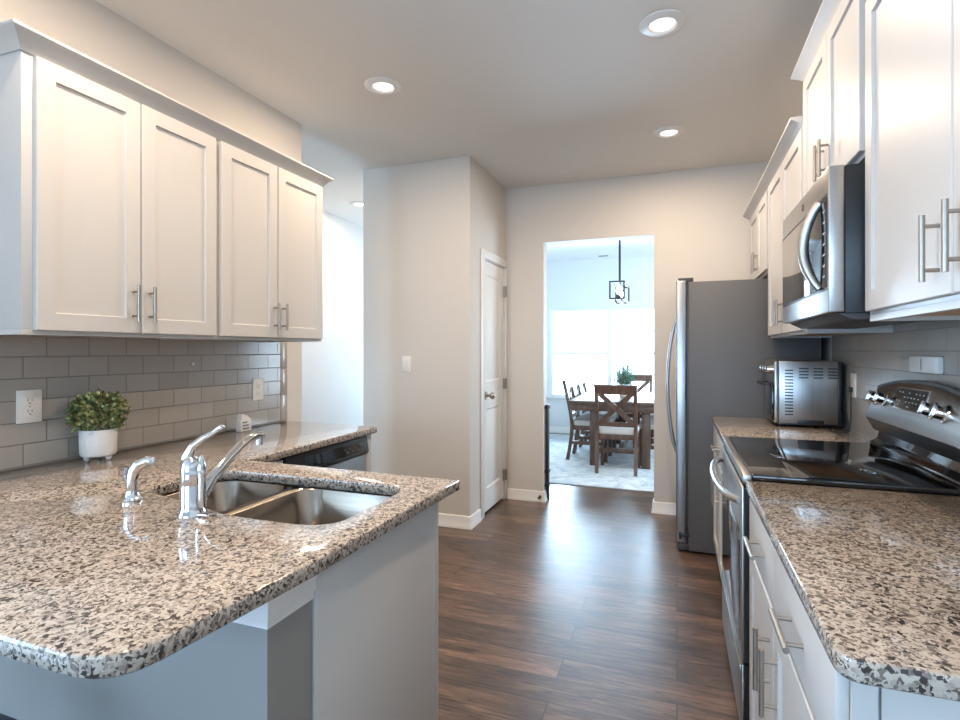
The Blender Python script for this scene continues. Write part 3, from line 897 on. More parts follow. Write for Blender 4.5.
def outlet(name, label, axis, sgn, face, a, z, w=0.072, h=0.118, kind='outlet', cat='outlet'):
    root = thing(name, label, cat, (face, a, z - h / 2) if axis == 'x' else (a, face, z - h / 2))
    def bx(m, a0, a1, z0, z1, d0, d1, bev=0.0):
        k0, k1 = sorted((face + sgn * d0, face + sgn * d1))
        if axis == 'x': m.box(k0, k1, a0, a1, z0, z1, bev)
        else: m.box(a0, a1, k0, k1, z0, z1, bev)
        return m
    bx(MB(), a - w / 2, a + w / 2, z - h / 2, z + h / 2, 0, 0.006, 0.0018).build('cover_plate', M_WHITEP, root)
    if kind == 'outlet':
        for dz in (-0.020, 0.020):
            r = bx(MB(), a - 0.017, a + 0.017, z + dz - 0.0145, z + dz + 0.0145, 0.006, 0.008, 0.0008).build('receptacle', M_WHITEP, root)
            s_ = MB()
            bx(s_, a - 0.0075, a - 0.0055, z + dz - 0.001, z + dz + 0.008, 0.0080, 0.0084)
            bx(s_, a + 0.0055, a + 0.0075, z + dz - 0.001, z + dz + 0.007, 0.0080, 0.0084)
            bx(s_, a - 0.0022, a + 0.0022, z + dz - 0.010, z + dz - 0.0055, 0.0080, 0.0084)
            s_.build('slots', M_SLOT, r)
        sc = MB(); bx(sc, a - 0.0022, a + 0.0022, z - 0.0022, z + 0.0022, 0.006, 0.0068); sc.build('screw', M_NICKEL, root)
    else:
        bx(MB(), a - 0.005, a + 0.005, z - 0.012, z + 0.012, 0.006, 0.009, 0.0008).build('toggle_frame', M_WHITEP, root)
        bx(MB(), a - 0.003, a + 0.003, z + 0.001, z + 0.010, 0.008, 0.018, 0.001).build('toggle', M_WHITEP, root)
        for dz in (-0.03, 0.03):
            sc = MB(); bx(sc, a - 0.0022, a + 0.0022, z + dz - 0.0022, z + dz + 0.0022, 0.006, 0.0068); sc.build('screw', M_NICKEL, root)
    return root


outlet('wall_outlet', 'white double outlet on the tile, left of the potted plant', 'x', 1, XL + 0.0102, 1.288, 1.106, 0.082, 0.120)
outlet('wall_outlet', 'white double outlet on the tile above the tiny house sign', 'x', 1, XL + 0.0102, 2.435, 1.092, 0.082, 0.124)
outlet('light_switch', 'white light switch on the plain wall in front of the pantry', 'y', -1, 3.70, -1.946, 1.207, 0.078, 0.122, 'switch', 'switch')
outlet('wall_outlet', 'narrow white outlet on the tile behind the toaster oven', 'x', -1, XR - 0.0102, 3.25, 1.132, 0.082, 0.122)
pw = thing('plug_adapter', 'boxy white wall plate on the tile above the range controls', 'outlet', (XR - 0.0102, 2.41, 1.225))
MB().box(XR - 0.036, XR - 0.0102, 2.26, 2.485, 1.229, 1.290, 0.006).build('housing', M_WHITEP, pw)
MB().box(XR - 0.0365, XR - 0.0355, 2.37, 2.375, 1.24, 1.28).build('seam', M_SLOT, pw)
hk = MB(); hk.lathe([(0, 0), (0.012, 0), (0.012, 0.002), (0.004, 0.004), (0.004, 0.010), (0.008, 0.012), (0, 0.014)], (0, 0, 0), 16, 0, Matrix.Translation((XL + 0.0102, 1.991, 1.244)) @ Matrix.Rotation(PI / 2, 4, 'Y'))
tag(hk.build('adhesive_hook', M_CHROME), 'tiny shiny hook stuck to the tile under the left cabinets', 'hook')

# ------------------------------------------------------------------ right side run
RZ = ZCR - GT - 0.001
FB = 0.216                                   # x of the base door faces


def base_cabinet(label, y0, y1, drawers, doors, zdr=(0.695, 0.845), end=False):
    root = thing('base_cabinet', label, 'cabinet', ((FB + XR) / 2, (y0 + y1) / 2, 0), 'base cabinets on the right')
    MB().box(FB + 0.020, XR - 0.002, y0, y1, 0.10, RZ, 0.0015).build('body', M_CAB, root)
    MB().box(FB + 0.085, FB + 0.105, y0, y1, 0.0, 0.10).build('toe_kick', M_TOE, root)
    for a, b, hy0, hy1 in drawers:
        d = slab(root, 'x', -1, FB, a, b, zdr[0], zdr[1])
        bar_handle(d, (FB, hy0, (zdr[0] + zdr[1]) / 2 + 0.0), (FB, hy1, (zdr[0] + zdr[1]) / 2), (-0.032, 0, 0))
    for a, b, hy in doors:
        d = shaker(root, 'x', -1, FB, a, b, 0.115, zdr[0] - 0.012)
        bar_handle(d, (FB, hy, 0.462), (FB, hy, 0.617), (-0.032, 0, 0))
    return root


bc = base_cabinet('nearest white base cabinet on the right with two drawers over two doors', 0.905, 1.926,
                  [(0.915, 1.447, 1.10, 1.26), (1.453, 1.905, 1.56, 1.72)], [(0.915, 1.447, 1.400), (1.453, 1.905, 1.505)])
m = MB(); m.box(FB + 0.016, 0.262, 0.893, 0.904, 0.0, RZ).box(0.267, XR - 0.002, 0.896, 0.904, 0.0, RZ)
m.build('end_panel', M_CAB, bc)
base_cabinet('white base cabinet between range and refrigerator', 2.762, 3.728, [(2.785, 3.705, 3.18, 3.32)], [(2.785, 3.24, 3.20), (3.25, 3.705, 3.29)])
XF = 0.208
o1 = [(XF + 0.03, 0.862), (XR - 0.002, 0.862), (XR - 0.002, 1.926), (XF, 1.926)] + [(XF, 0.89)]
o1 = arc(XF + 0.03, 0.890, 0.03, 180, 270, 6) + [(XR - 0.002, 0.860), (XR - 0.002, 1.926), (XF, 1.926)]
slab_top('countertop', o1, None, ZCR, GT, M_GRANITE, 'speckled granite countertop in the right foreground, nearer than the range', 'countertop')
slab_top('countertop', [(XF, 2.760), (XR - 0.002, 2.760), (XR - 0.002, 3.735), (XF, 3.735)], None, ZCR, GT, M_GRANITE, 'short granite countertop under the toaster oven', 'countertop')

# ---- range
RY0, RY1 = 1.930, 2.756
rg = thing('range', 'stainless electric range with black glass cooktop', 'stove', (0.53, (RY0 + RY1) / 2, 0))
MB().box(0.262, XR - 0.015, RY0 + 0.004, RY1 - 0.004, 0.03, 0.885).build('body', M_DKGREY, rg)
CT = 0.912
m = MB(); m.box(0.226, 0.79, RY0 - 0.004, RY1 + 0.003, 0.893, CT, 0.005)
ck = m.build('cooktop', M_BLACKGLOSS, rg)
m = MB(); m.box(0.200, 0.2255, RY0 - 0.003, RY1 + 0.002, 0.880, CT - 0.002, 0.003); m.build('front_trim', M_STEEL, rg)
# oven door: steel frame, dark window, tube handle
od = MB(); od.box(0.197, 0.206, RY0 + 0.006, RY1 - 0.006, 0.300, 0.868, 0.003)
odo = od.build('oven_door', M_STEEL, rg)
MB().box(0.2255, 0.262, RY0 + 0.004, RY1 - 0.004, 0.30, 0.892).build('door_core', M_BLACK, odo)
MB().box(0.206, 0.2255, RY0 + 0.004, RY1 - 0.004, 0.30, 0.868).build('door_edge', M_BLACK, odo)
MB().box(0.1955, 0.199, RY0 + 0.055, RY1 - 0.055, 0.345, 0.715, 0.001).build('window', M_BLACKGLOSS, odo)
hpts = []
for k in range(17):
    u = k / 16.0; yy = RY0 + 0.045 + (RY1 - RY0 - 0.09) * u
    hpts.append((0.196 - 0.058 * (math.sin(PI * u) ** 0.45), yy, 0.812))
m = MB(); m.tube(hpts, 0.0125, 12); m.build('handle', M_STEEL, odo, angle=60)
dr = MB(); dr.box(0.197, 0.206, RY0 + 0.006, RY1 - 0.006, 0.055, 0.290, 0.003)
dro = dr.build('storage_drawer', M_STEEL, rg)
MB().box(0.2062, 0.262, RY0 + 0.004, RY1 - 0.004, 0.055, 0.29).build('drawer_core', M_BLACK, dro)
MB().box(0.190, 0.198, RY0 + 0.006, RY1 - 0.006, 0.262, 0.2895, 0.003).build('drawer_lip', M_STEEL, dro)
for yy in (RY0 + 0.06, RY1 - 0.06):
    MB().cyl((0.32, yy, 0.0), (0.32, yy, 0.03), 0.02).build('leveling_foot', M_BLACK, rg)
# backguard: black lower panel, tilted steel console with arched top
m = MB(); m.prism([(0.772, CT - 0.002), (0.772, CT + 0.012), (0.800, CT + 0.030), (0.815, CT + 0.110), (0.845, CT + 0.110), (0.845, CT - 0.002)], 'y', RY0 + 0.004, RY1 - 0.02, bev=0.004)
m.build('backguard', M_BLACKGLOSS, rg)


def console(t, off):
    """arched console outline in its tilted plane at offset off along the normal; returns loop"""
    return t


tilt = Vector((0.055, 0, 0.150)).normalized()        # up the face
nrm = Vector((-tilt.z, 0, tilt.x))                    # outwards, to the cook
cb0 = Vector((0.757, 0, 1.030))                       # lower front line


def CP(y, s_, d): # point on the console: y, distance up the face, distance out
    p = cb0 + tilt * s_ + nrm * d
    return (p.x, y, p.z)


def top_s(y):
    u = (y - RY0) / (RY1 - RY0 - 0.02)
    return 0.128 + 0.045 * max(0.0, math.sin(PI * min(1, max(0, u)))) ** 0.75


ys = [RY0 + 0.002 + (RY1 - RY0 - 0.024) * k / 24 for k in range(25)]
outl = [(y, 0.0) for y in ys] + [(y, top_s(y)) for y in reversed(ys)]
m = MB(); m.loft([[CP(y, s_, -0.03) for y, s_ in outl], [CP(y, s_, -0.002) for y, s_ in outl], [CP(y, s_ + (0.002 if s_ == 0 else -0.002), 0.0) for y, s_ in outl]])
con = m.build('control_console', M_STEEL, rg, angle=50)
m = MB()
topo = [(y, top_s(y)) for y in ys]
pr = [(-0.002, 0.001), (0.010, 0.004), (0.013, -0.004), (0.012, -0.07), (-0.002, -0.07)]
rings = [[CP(y, s_ + a, b) for a, b in pr] for y, s_ in topo]
m.loft(rings); m.build('top_cap', M_BLACK, con, angle=50)
m = MB(); m.loft([[CP(y, a, b) for a, b in ((-0.040, -0.045), (-0.004, -0.004), (0.0, -0.002), (0.0, -0.09), (-0.02, -0.09))] for y in (RY0 + 0.002, RY1 - 0.022)])
m.build('under_lip', M_BLACK, con)
MB().box(0.80, XR - 0.012, RY0 + 0.006, RY1 - 0.026, 1.015, 1.13).build('rear_cover', M_BLACK, rg)
def cpatch(m, y0, y1, s0, s1, d0, d1):
    m.loft([[CP(y, s_, d0) for y, s_ in ((y0, s0), (y1, s0), (y1, s1), (y0, s1))], [CP(y, s_, d1) for y, s_ in ((y0, s0), (y1, s0), (y1, s1), (y0, s1))]])
    return m
DYA, DYB = 2.245, 2.520
cpatch(MB(), DYA - 0.006, DYB + 0.006, 0.066, 0.150, -0.001, 0.0012).build('display_bezel', M_CHROME, con)
disp = cpatch(MB(), DYA, DYB, 0.070, 0.146, 0.0, 0.002).build('display', M_DISP, con)
m = MB()
for r_ in range(4):
    for q in range(8):
        if random.random() < 0.35: continue
        y = DYA + 0.025 + q * 0.030; s0 = 0.078 + r_ * 0.017
        cpatch(MB(), y, y + random.uniform(0.008, 0.016), s0, s0 + 0.0035, 0.0018, 0.0024).build('display_symbol', M_ICON, disp)
def knob(y, s_):
    m = MB(); Mt = Matrix.Translation(CP(y, s_, 0.0)) @ nrm.to_track_quat('Z', 'Y').to_matrix().to_4x4()
    m.lathe([(0.030, 0.0), (0.030, 0.004), (0.0235, 0.008), (0.0215, 0.030), (0.019, 0.033), (0.0, 0.033)], (0, 0, 0), 28, 0, Mt)
    m.box(-0.0045, 0.0045, -0.021, 0.021, 0.030, 0.040, 0.0015, M=Mt)
    return m.build('knob', M_CHROME, con)
for y, s_ in ((2.685, 0.086), (2.60, 0.090), (2.165, 0.088), (2.075, 0.086)): knob(y, s_)

# ---- microwave
MY0, MY1, MZ0, MZ1, MXF = 1.925, 2.690, 1.428, 1.878, 0.437
mw = thing('microwave', 'stainless over-the-range microwave with curved handle', 'microwave', (0.62, (MY0 + MY1) / 2, 1.39))
m = MB(); m.box(0.482, XR - 0.004, MY0 + 0.004, MY1 - 0.004, MZ0 - 0.004, MZ1 - 0.001, 0.003); m.build('body', M_BLACK, mw)
m = MB(); m.prism([(0.462, MZ0 - 0.002), (0.505, MZ0 - 0.024), (0.70, MZ0 - 0.027), (0.84, MZ0 - 0.012), (0.84, MZ0 - 0.002)], 'y', MY0 + 0.012, MY1 - 0.012, bev=0.003)
vb = m.build('vent_base', M_DKGREY, mw)
m = MB(); m.box(MXF, 0.480, MY0, MY1, MZ0, MZ1, 0.004)
mdo = m.build('door', M_STEEL, mw)
MB().box(MXF - 0.0008, MXF + 0.002, MY0 + 0.012, MY1 - 0.004, 1.497, 1.797).build('window_border', M_BLACK, mdo)
MB().box(MXF - 0.0014, MXF + 0.001, MY0 + 0.018, MY1 - 0.012, 1.506, 1.788, 0.0004).build('window', M_BLACKGLOSS, mdo)
m = MB(); hp = []
for k in range(15):
    u = k / 14.0
    hp.append((MXF - 0.004 - 0.042 * math.sin(PI * u) ** 0.8, MY0 + 0.088 + 0.030 * math.sin(PI * u), 1.508 + (1.785 - 1.508) * u))
m.tube(hp, [0.012 + 0.005 * math.sin(PI * k / 14.0) for k in range(15)], 14); m.build('handle', M_STEEL, mdo, angle=60)
m = MB(); m.cyl((MXF + 0.001, 2.285, 1.838), (MXF - 0.002, 2.285, 1.838), 0.014, seg=20); m.build('badge', M_GREY, mdo)
for q in range(7): MB().box(MXF - 0.0020, MXF - 0.0012, MY0 + 0.036, MY0 + 0.062, 1.54 + q * 0.034, 1.546 + q * 0.034).build('button_mark', M_ICON, mdo)

# ---- toaster oven
TY0, TY1, TX0, TX1, TZ = 3.350, 3.722, 0.525, 0.805, ZCR
to = thing('toaster_oven', 'stainless toaster oven with side vents on the far right counter', 'toaster oven', (0.65, 3.53, TZ))
TB, TT = TZ + 0.020, TZ + 0.362
m = MB(); m.box(TX0, TX1, TY0, TY1, TB, TT, 0.006)
tb = m.build('body', M_STEELV, to)
for q in range(15): MB().box(TX0 + 0.030, TX0 + 0.070, TY0 - 0.0012, TY0 + 0.003, TB + 0.045 + q * 0.0172, TB + 0.052 + q * 0.0172).build('vent_slot', M_BLACK, tb)
for c in range(3):
    for q in range(4): MB().box(TX0 + 0.098 + c * 0.068, TX0 + 0.143 + c * 0.068, TY0 - 0.0012, TY0 + 0.003, TT - 0.095 + q * 0.0165, TT - 0.089 + q * 0.0165).build('vent_slot', M_BLACK, tb)
m = MB(); m.box(TX0 + 0.09, TX0 + 0.215, TY0 - 0.003, TY0 + 0.003, TB, TB + 0.022, 0.001); m.build('side_grip', M_BLACK, tb)
m = MB(); m.box(TX0 - 0.004, TX1 + 0.012, TY0 - 0.002, TY1 + 0.002, TB - 0.008, TB + 0.002, 0.002); m.build('bottom_tray', M_BLACK, to)
m = MB(); m.box(TX1, TX1 + 0.020, TY0 + 0.006, TY1 - 0.006, TB - 0.004, TT - 0.008, 0.004); m.build('back_panel', M_BLACK, to)
m = MB(); m.box(TX0 - 0.020, TX0, TY0 + 0.002, TY1 - 0.002, TB, TT - 0.004, 0.004); fp = m.build('front_frame', M_STEEL, to)
m = MB(); m.box(TX0 - 0.032, TX0 - 0.020, TY0 + 0.014, TY1 - 0.100, TB + 0.012, TB + 0.205, 0.003); td = m.build('glass_door', M_BLACKGLOSS, to)
m = MB(); m.cyl((TX0 - 0.066, TY0 + 0.02, TB + 0.212), (TX0 - 0.066, TY1 - 0.11, TB + 0.212), 0.009)
for yy in (TY0 + 0.04, TY1 - 0.13): m.box(TX0 - 0.066, TX0 - 0.020, yy - 0.008, yy + 0.008, TB + 0.205, TB + 0.219, 0.002)
m.build('door_handle', M_BLACK, td)
for q in range(4):
    yy = TY0 + 0.05 + q * 0.095
    m = MB(); m.cyl((TX0 - 0.020, yy, TT - 0.048), (TX0 - 0.052, yy, TT - 0.048), 0.021, 0.018, 20); m.build('knob', M_CHROME, fp)
for xx in (TX0 + 0.03, TX1 - 0.03):
    for yy in (TY0 + 0.04, TY1 - 0.04): MB().cyl((xx, yy, TZ), (xx, yy, TB - 0.006), 0.013, 0.015).build('foot', M_BLACK, to)
m = MB(); m.tube([(TX1 + 0.018, 3.40, TB + 0.10), (TX1 + 0.034, 3.37, TB + 0.07), (TX1 + 0.040, 3.33, TZ + 0.03), (TX1 + 0.030, 3.30, TZ + 0.0045), (TX1 + 0.0, 3.27, TZ + 0.0045), (TX1 + 0.02, 3.24, TZ + 0.0045), (XR - 0.03, 3.235, TZ + 0.05), (XR - 0.026, 3.245, 1.07), (XR - 0.024, 3.25, 1.10)], 0.0035, 8)
m.box(XR - 0.036, XR - 0.0187, 3.238, 3.262, 1.098, 1.122, 0.003)
m.build('cord', M_BLACK, to)

# ---- refrigerator
RF0, RF1 = 3.745, 4.552
rf = thing('refrigerator', 'tall side-by-side refrigerator with grey side and stainless doors', 'refrigerator', (0.4, 4.15, 0))
FXB = 0.070
m = MB(); m.box(FXB, 0.815, RF0, RF1, 0.012, 1.755, 0.006); m.build('body', M_GREY, rf)
YM = 4.10
for i, (a, b) in enumerate(((RF0 + 0.002, YM - 0.003), (YM + 0.003, RF1 - 0.002))):
    m = MB(); m.box(-0.006, FXB - 0.012, a, b, 0.060, 1.765, 0.010, seg=3)
    d = m.build('door', M_STEELV, rf)
    MB().box(FXB - 0.012, FXB, a + 0.004, b - 0.004, 0.065, 1.75).build('gasket', M_BLACK, d)
    hy = YM - 0.045 if i == 0 else YM + 0.045
    pts = [(-0.004 - 0.058 * math.sin(PI * q / 16) ** 0.7, hy, 0.60 + 0.93 * q / 16) for q in range(17)]
    MB().tube(pts, 0.0115, 12).build('handle', M_STEELV, d, angle=60)
    MB().box(0.006, FXB + 0.03, a + 0.02 if i == 0 else b - 0.06, a + 0.06 if i == 0 else b - 0.02, 1.756, 1.784, 0.005).build('hinge_cover', M_DKGREY, rf)
m = MB(); m.box(0.004, FXB - 0.002, RF0 + 0.006, RF1 - 0.006, 0.012, 0.056, 0.004); m.build('kick_grille', M_DKGREY, rf)
m = MB(); m.box(0.012, 0.075, RF0 - 0.004, RF0 + 0.02, 0.10, 0.125, 0.003).cyl((0.02, RF0 + 0.008, 0.085), (0.02, RF0 + 0.008, 0.13), 0.009); m.build('hinge', M_BLACK, rf)
for xx in (0.12, 0.74):
    for yy in (RF0 + 0.06, RF1 - 0.06): MB().cyl((xx, yy, 0), (xx, yy, 0.014), 0.02).build('foot', M_BLACK, rf)

# ------------------------------------------------------------------ recessed ceiling lights
def can(x, y, label, seen=True):
    root = thing('ceiling_light', label, 'light', (x, y, H), 'recessed ceiling lights')
    MB().lathe([(0.050, -0.002), (0.060, -0.013), (0.086, -0.010), (0.098, -0.004), (0.098, 0.0)], (x, y, H), 40).build('trim_ring', M_TRIM, root)
    MB().lathe([(0, -0.0075), (0.044, -0.0072), (0.0525, -0.004), (0.0525, -0.002), (0, -0.002)], (x, y, H), 40).build('diffuser', M_LAMP, root)
    l = bpy.data.lights.new('can_light', 'AREA'); l.shape = 'DISK'; l.size = 0.10; l.energy = CAN_POWER; l.color = CAN_COL
    l.spread = math.radians(180)
    lo = bpy.data.objects.new('can_light', l); lo.location = (x, y, H - 0.016); COL.objects.link(lo)
    lo['kind'] = 'helper'
    return root


can(-1.49, 2.56, 'round ceiling light nearest the left wall cabinets')
can(-0.06, 2.49, 'round ceiling light nearest the microwave wall, top right of the kitchen')
can(-0.05, 3.74, 'round ceiling light in front of the refrigerator, above the passage')
can(-2.90, 4.54, 'round ceiling light in the hall beyond the cabinets')
can(-1.49, 1.15, 'added round ceiling light above the peninsula, out of view, to brighten the room')  # unseen lamp added to raise the brightness around the peninsula
can(-0.60, 0.60, 'added round ceiling light between the two counters, out of view, to lift brightness')  # second added lamp out of view, lifts the light between the counters

# ------------------------------------------------------------------ small things near the opening
gt = thing('folded_gate', 'narrow black folded gate standing against the left side of the opening', 'gate', (OX0 + 0.02, 4.66, 0))
MB().box(OX0 + 0.006, OX0 + 0.030, 4.63, 4.68, 0.06, 0.835, 0.004).build('post', M_IRON, gt)
for z in (0.12, 0.24, 0.80): MB().box(OX0, OX0 + 0.036, 4.622, 4.688, z, z + 0.03, 0.003).build('bracket', M_IRON, gt)
MB().cyl((OX0 + 0.024, 4.655, 0.0), (OX0 + 0.024, 4.655, 0.062), 0.010).build('foot', M_IRON, gt)
ds = MB(); ds.cyl((-1.112, YF - 0.018, 0.045), (-1.112, YF - 0.05, 0.045), 0.006).cyl((-1.112, YF - 0.0135, 0.045), (-1.112, YF - 0.020, 0.045), 0.014).cyl((-1.112, YF - 0.05, 0.045), (-1.112, YF - 0.062, 0.045), 0.011)
tag(ds.build('door_stop', M_BRASS), 'small dark door stop on the baseboard left of the opening', 'door stop')

# ------------------------------------------------------------------ dining room
rug = MB(); rug.box(-2.15, 1.0, 5.24, 8.30, 0.0005, 0.009, 0.003)
tag(rug.build('area_rug', M_RUG), 'pale blue-grey rug under the dining table', 'rug')
RG = 0.009
TXA, TXB, TYA, TYB, TTZ = -1.165, -0.035, 6.12, 7.62, 0.742
tbm = thing('dining_table', 'dark wooden dining table on the pale rug', 'table', ((TXA + TXB) / 2, (TYA + TYB) / 2, RG))
MB().box(TXA, TXB, TYA, TYB, TTZ - 0.040, TTZ, 0.005).build('tabletop', M_WOOD, tbm)
MB().box(TXA + 0.022, TXB - 0.022, TYA + 0.03, TYB - 0.03, TTZ - 0.115, TTZ - 0.040, 0.003).build('apron', M_WOOD, tbm)
for x in (-0.930, -0.365):
    MB().box(x, x + 0.09, TYA + 0.06, TYA + 0.15, RG, TTZ - 0.114, 0.004).build('leg', M_WOOD, tbm)
for x in (-0.735, -0.555): MB().box(x, x + 0.09, TYB - 0.15, TYB - 0.06, RG, TTZ - 0.114, 0.004).build('leg', M_WOOD, tbm)
MB().box(-0.625, -0.575, TYA + 0.25, TYB - 0.12, 0.16, 0.24, 0.004).box(-0.645, -0.555, TYB - 0.125, TYB - 0.085, 0.16, 0.24, 0.004).build('stretcher', M_WOOD, tbm)


def board(m, pts, w, t, axis):
    """bar of rectangular section through points; w along x (local), t across"""
    loops = []
    n = len(pts)
    for i, p in enumerate(pts):
        p = Vector(p); d = (Vector(pts[min(i + 1, n - 1)]) - Vector(pts[max(i - 1, 0)])).normalized()
        a = Vector((1, 0, 0)) if axis == 'x' else Vector((0, 1, 0))
        b = d.cross(a).normalized()
        loops.append([p + a * w / 2 + b * t / 2, p - a * w / 2 + b * t / 2, p - a * w / 2 - b * t / 2, p + a * w / 2 - b * t / 2])
    return m.loft(loops)


def make_chair():
    root = thing('dining_chair', 'x', 'chair', (0, 0, 0), 'dining chairs')
    def B(m, n, mt=M_WOOD, p=root): return m.build(n, mt, p, local=True)
    SH = 0.445
    def back_y(z):                      # the saber curve of the rear posts
        return -0.20 - (0.10 * ((z - 0.42) / 0.52) ** 1.3 if z > 0.42 else 0.055 * ((0.42 - z) / 0.42) ** 1.6)
    zs = [0.005, 0.1, 0.2, 0.3, 0.42, 0.55, 0.68, 0.80, 0.90, 0.935]
    for sx in (-1, 1):
        B(board(MB(), [(sx * 0.198, back_y(z), z) for z in zs], 0.036, 0.038, 'x'), 'rear_leg')
        B(MB().box(sx * 0.195 - 0.019, sx * 0.195 + 0.019, 0.175, 0.213, 0, SH - 0.05, 0.003), 'leg')
    B(board(MB(), [(0, back_y(0.845) , 0.845), (0, back_y(0.935), 0.935)], 0.40, 0.026, 'x').box(-0.222, 0.222, back_y(0.93) - 0.017, back_y(0.93) + 0.013, 0.925, 0.945, 0.004), 'top_rail')
    B(board(MB(), [(0, back_y(0.50), 0.50), (0, back_y(0.545), 0.545)], 0.37, 0.022, 'x'), 'lower_rail')
    for sx in (-1, 1):
        m = MB(); n = 6; L = []
        for q in range(n + 1):
            u = q / n; z = 0.54 + (0.85 - 0.54) * u; x = sx * (-0.165 + 0.33 * u)
            y = back_y(z) + (0.006 if sx > 0 else -0.006)
            dx, dz = 0.33 * sx, 0.31; ln = math.hypot(dx, dz); px, pz = -dz / ln * 0.026, dx / ln * 0.026
            L.append([(x + px, y + 0.009, z + pz), (x - px, y + 0.009, z - pz), (x - px, y - 0.009, z - pz), (x + px, y - 0.009, z + pz)])
        m.loft(L); B(m, 'cross_slat')
    B(MB().box(-0.205, 0.205, -0.205, 0.212, SH - 0.085, SH - 0.028, 0.003), 'seat_frame')
    m = MB(); L = []
    for s_, z in ((0.97, SH - 0.028), (1.0, SH - 0.012), (1.0, SH + 0.012), (0.96, SH + 0.030), (0.80, SH + 0.038), (0.45, SH + 0.042)):
        L.append([(a * s_, 0.008 + b * s_, z) for a, b, _ in rr(-0.212, 0.212, -0.205, 0.222, 0.05, 0)])
    m.loft(L); B(m, 'seat_cushion', M_CUSH)
    B(MB().box(-0.18, 0.18, -0.015, 0.02, 0.185, 0.235, 0.003).box(-0.206, -0.180, -0.215, 0.19, 0.19, 0.23, 0.002).box(0.180, 0.206, -0.215, 0.19, 0.19, 0.23, 0.002), 'stretcher')
    return root


proto = make_chair()
spots = [(-0.600, 6.04, 0, 'wooden cross-back dining chair nearest the kitchen, back towards us'),
         (-0.97, 6.60, -PI / 2, 'cross-back chair on the left of the table, closest to the kitchen'),
         (-0.97, 7.07, -PI / 2, 'cross-back chair in the middle of the left side of the table'),
         (-0.97, 7.54, -PI / 2, 'cross-back chair on the left of the table, closest to the window'),
         (-0.18, 6.56, PI / 2, 'cross-back chair on the right of the table, closest to the kitchen'),
         (-0.18, 7.06, PI / 2, 'cross-back chair in the middle of the right side of the table'),
         (-0.15, 7.54, PI / 2, 'cross-back chair on the right of the table, closest to the window'),
         (-0.555, 8.02, PI, 'cross-back chair at the far end of the table, facing the kitchen')]
spots = [s_ for i, s_ in enumerate(spots) if i not in (3, 6)] + [spots[3], spots[6]]
for i, (x, y, a, lb) in enumerate(spots):
    c = proto if i == 0 else copy_tree(proto)
    c.location = (x, y, RG); c.rotation_euler.z = a; c['label'] = lb

TPX, TPY = -0.615, 6.90
tp = thing('potted_plant', 'small grey-green plant in the middle of the dining table', 'plant', (TPX, TPY, TTZ))
MB().lathe([(0, 0), (0.052, 0), (0.058, 0.01), (0.070, 0.100), (0.066, 0.104), (0.060, 0.096), (0, 0.094)], (TPX, TPY, TTZ), 28).build('pot', M_CERAMIC, tp)
m = MB(); st = MB()
for k in range(75):
    a = random.uniform(0, 2 * PI); tl = random.uniform(0.02, 1.0); hgt = random.uniform(0.10, 0.27) * (1.15 - 0.35 * tl)
    tip = Vector((TPX + math.cos(a) * 0.155 * tl, TPY + math.sin(a) * 0.155 * tl, TTZ + 0.10 + hgt)); b0 = Vector((TPX + 0.02 * math.cos(a), TPY + 0.02 * math.sin(a), TTZ + 0.094))
    mid = b0.lerp(tip, 0.5) + Vector((0, 0, 0.02))
    st.tube([b0, mid, tip], 0.0022, 5)
    for q in range(9):
        u = 0.25 + 0.75 * q / 8; p = b0.lerp(mid, u * 2) if u < 0.5 else mid.lerp(tip, u * 2 - 1)
        leaf(m.bm, p, (tip - b0).normalized() + rv() * 0.8, rv(), random.uniform(0.030, 0.045), random.uniform(0.014, 0.02))
m.build('foliage', M_LEAF2, tp); st.build('stem', M_LEAF2, tp)

# ---- lantern pendant: long open frame seen from its end
PXC, PYA, PYB, PZA, PZB = -0.641, 6.30, 6.95, 1.893, 2.103
pd = thing('pendant_light', 'dark open-frame lantern hanging over the dining table', 'light', (PXC, 6.62, PZA))
b_ = 0.0085; xa, xb = PXC - 0.078, PXC + 0.078
def frame_rect(y):
    return MB().box(xa - b_, xa + b_, y - b_, y + b_, PZA, PZB).box(xb - b_, xb + b_, y - b_, y + b_, PZA, PZB).box(xa + b_, xb - b_, y - b_, y + b_, PZB - 2 * b_, PZB).box(xa + b_, xb - b_, y - b_, y + b_, PZA, PZA + 2 * b_)
for y in (PYA, PYB): frame_rect(y).build('end_frame', M_IRON, pd)
for x, z in ((xa, PZA + b_), (xb, PZA + b_), (xa, PZB - b_), (xb, PZB - b_)): MB().box(x - b_ * 0.8, x + b_ * 0.8, PYA, PYB, z - b_ * 0.8, z + b_ * 0.8).build('rail', M_IRON, pd)
MB().box(PXC - 0.018, PXC + 0.018, PYA + 0.004, PYB - 0.004, PZA + 0.004, PZA + 0.02).build('lamp_bar', M_IRON, pd)
MB().box(PXC - 0.012, PXC + 0.012, PYA + 0.004, PYB - 0.004, PZB - 0.016, PZB).build('top_bar', M_IRON, pd)
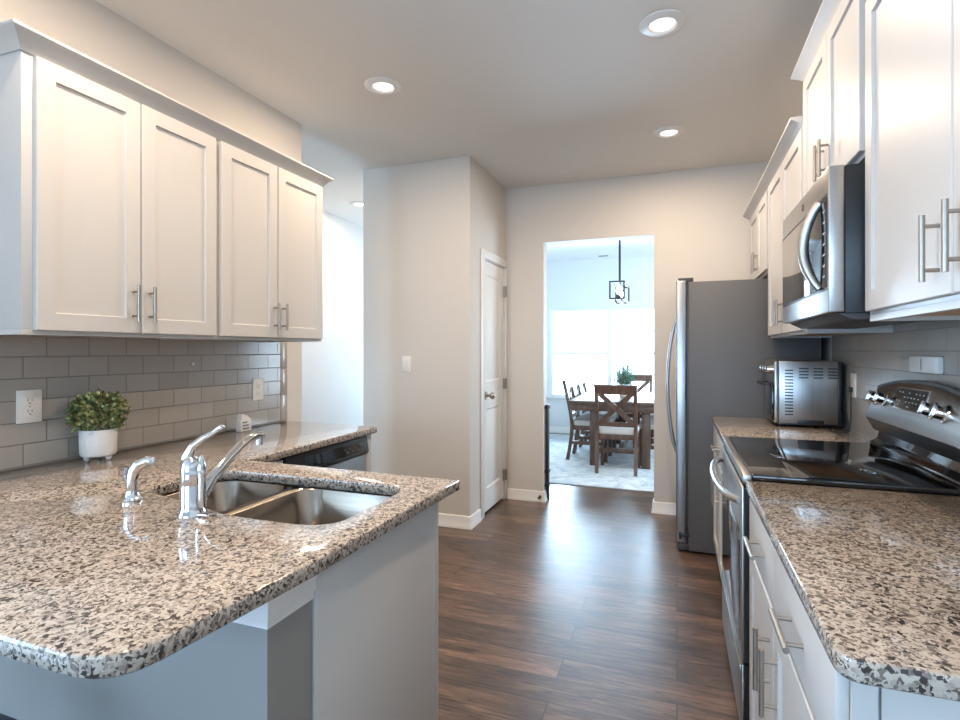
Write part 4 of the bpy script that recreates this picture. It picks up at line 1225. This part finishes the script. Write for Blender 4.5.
MB().cyl((PXC, 6.62, PZB - 0.01), (PXC, 6.62, H - 0.03), 0.013).build('rod', M_IRON, pd)
MB().lathe([(0, -0.035), (0.03, -0.03), (0.06, -0.018), (0.065, 0), (0, 0)], (PXC, 6.62, H), 28).build('canopy', M_IRON, pd)
for y in (6.42, 6.62, 6.82):
    s_ = MB().cyl((PXC, y, PZA + 0.02), (PXC, y, PZA + 0.07), 0.014).build('socket', M_IRON, pd)
    MB().lathe([(0, 0.068), (0.013, 0.07), (0.024, 0.10), (0.022, 0.125), (0.008, 0.150), (0, 0.155)], (PXC, y, PZA), 18).build('bulb', M_BULB, s_)
vt = thing('ceiling_vent', 'small flat vent in the dining room ceiling', 'vent', (-1.04, 8.3, H))
MB().box(-1.12, -0.96, 8.22, 8.32, H - 0.008, H, 0.002).build('frame', M_TRIM, vt)
m = MB()
for q in range(5): m.box(-1.11, -0.97, 8.232 + q * 0.017, 8.240 + q * 0.017, H - 0.0092, H - 0.0075)
m.build('slot', M_SLOT, vt)

# ------------------------------------------------------------------ stool under the overhang, only its seat edge shows
SXC, SYC, SZ = -1.26, 0.455, 0.650
sto = thing('bar_stool', 'dark navy bar stool seat under the peninsula overhang', 'stool', (SXC, SYC, 0))
m = MB(); L = []
for s_, z in ((0.94, SZ - 0.06), (1.0, SZ - 0.045), (1.0, SZ - 0.02), (0.97, SZ - 0.006), (0.88, SZ)):
    L.append([(SXC + a * s_, SYC + b * s_, z) for a, b, _ in rr(-0.19, 0.19, -0.18, 0.18, 0.04, 0)])
m.loft(L); m.build('seat', M_NAVY, sto, angle=60)
for sx in (-1, 1):
    for sy in (-1, 1):
        MB().cyl((SXC + sx * 0.15, SYC + sy * 0.14, SZ - 0.06), (SXC + sx * 0.18, SYC + sy * 0.17, 0.0), 0.016).build('leg', M_IRON, sto)
for sx in (-1, 1): MB().cyl((SXC + sx * 0.17, SYC - 0.16, 0.22), (SXC + sx * 0.17, SYC + 0.16, 0.22), 0.010).build('footrest', M_IRON, sto)
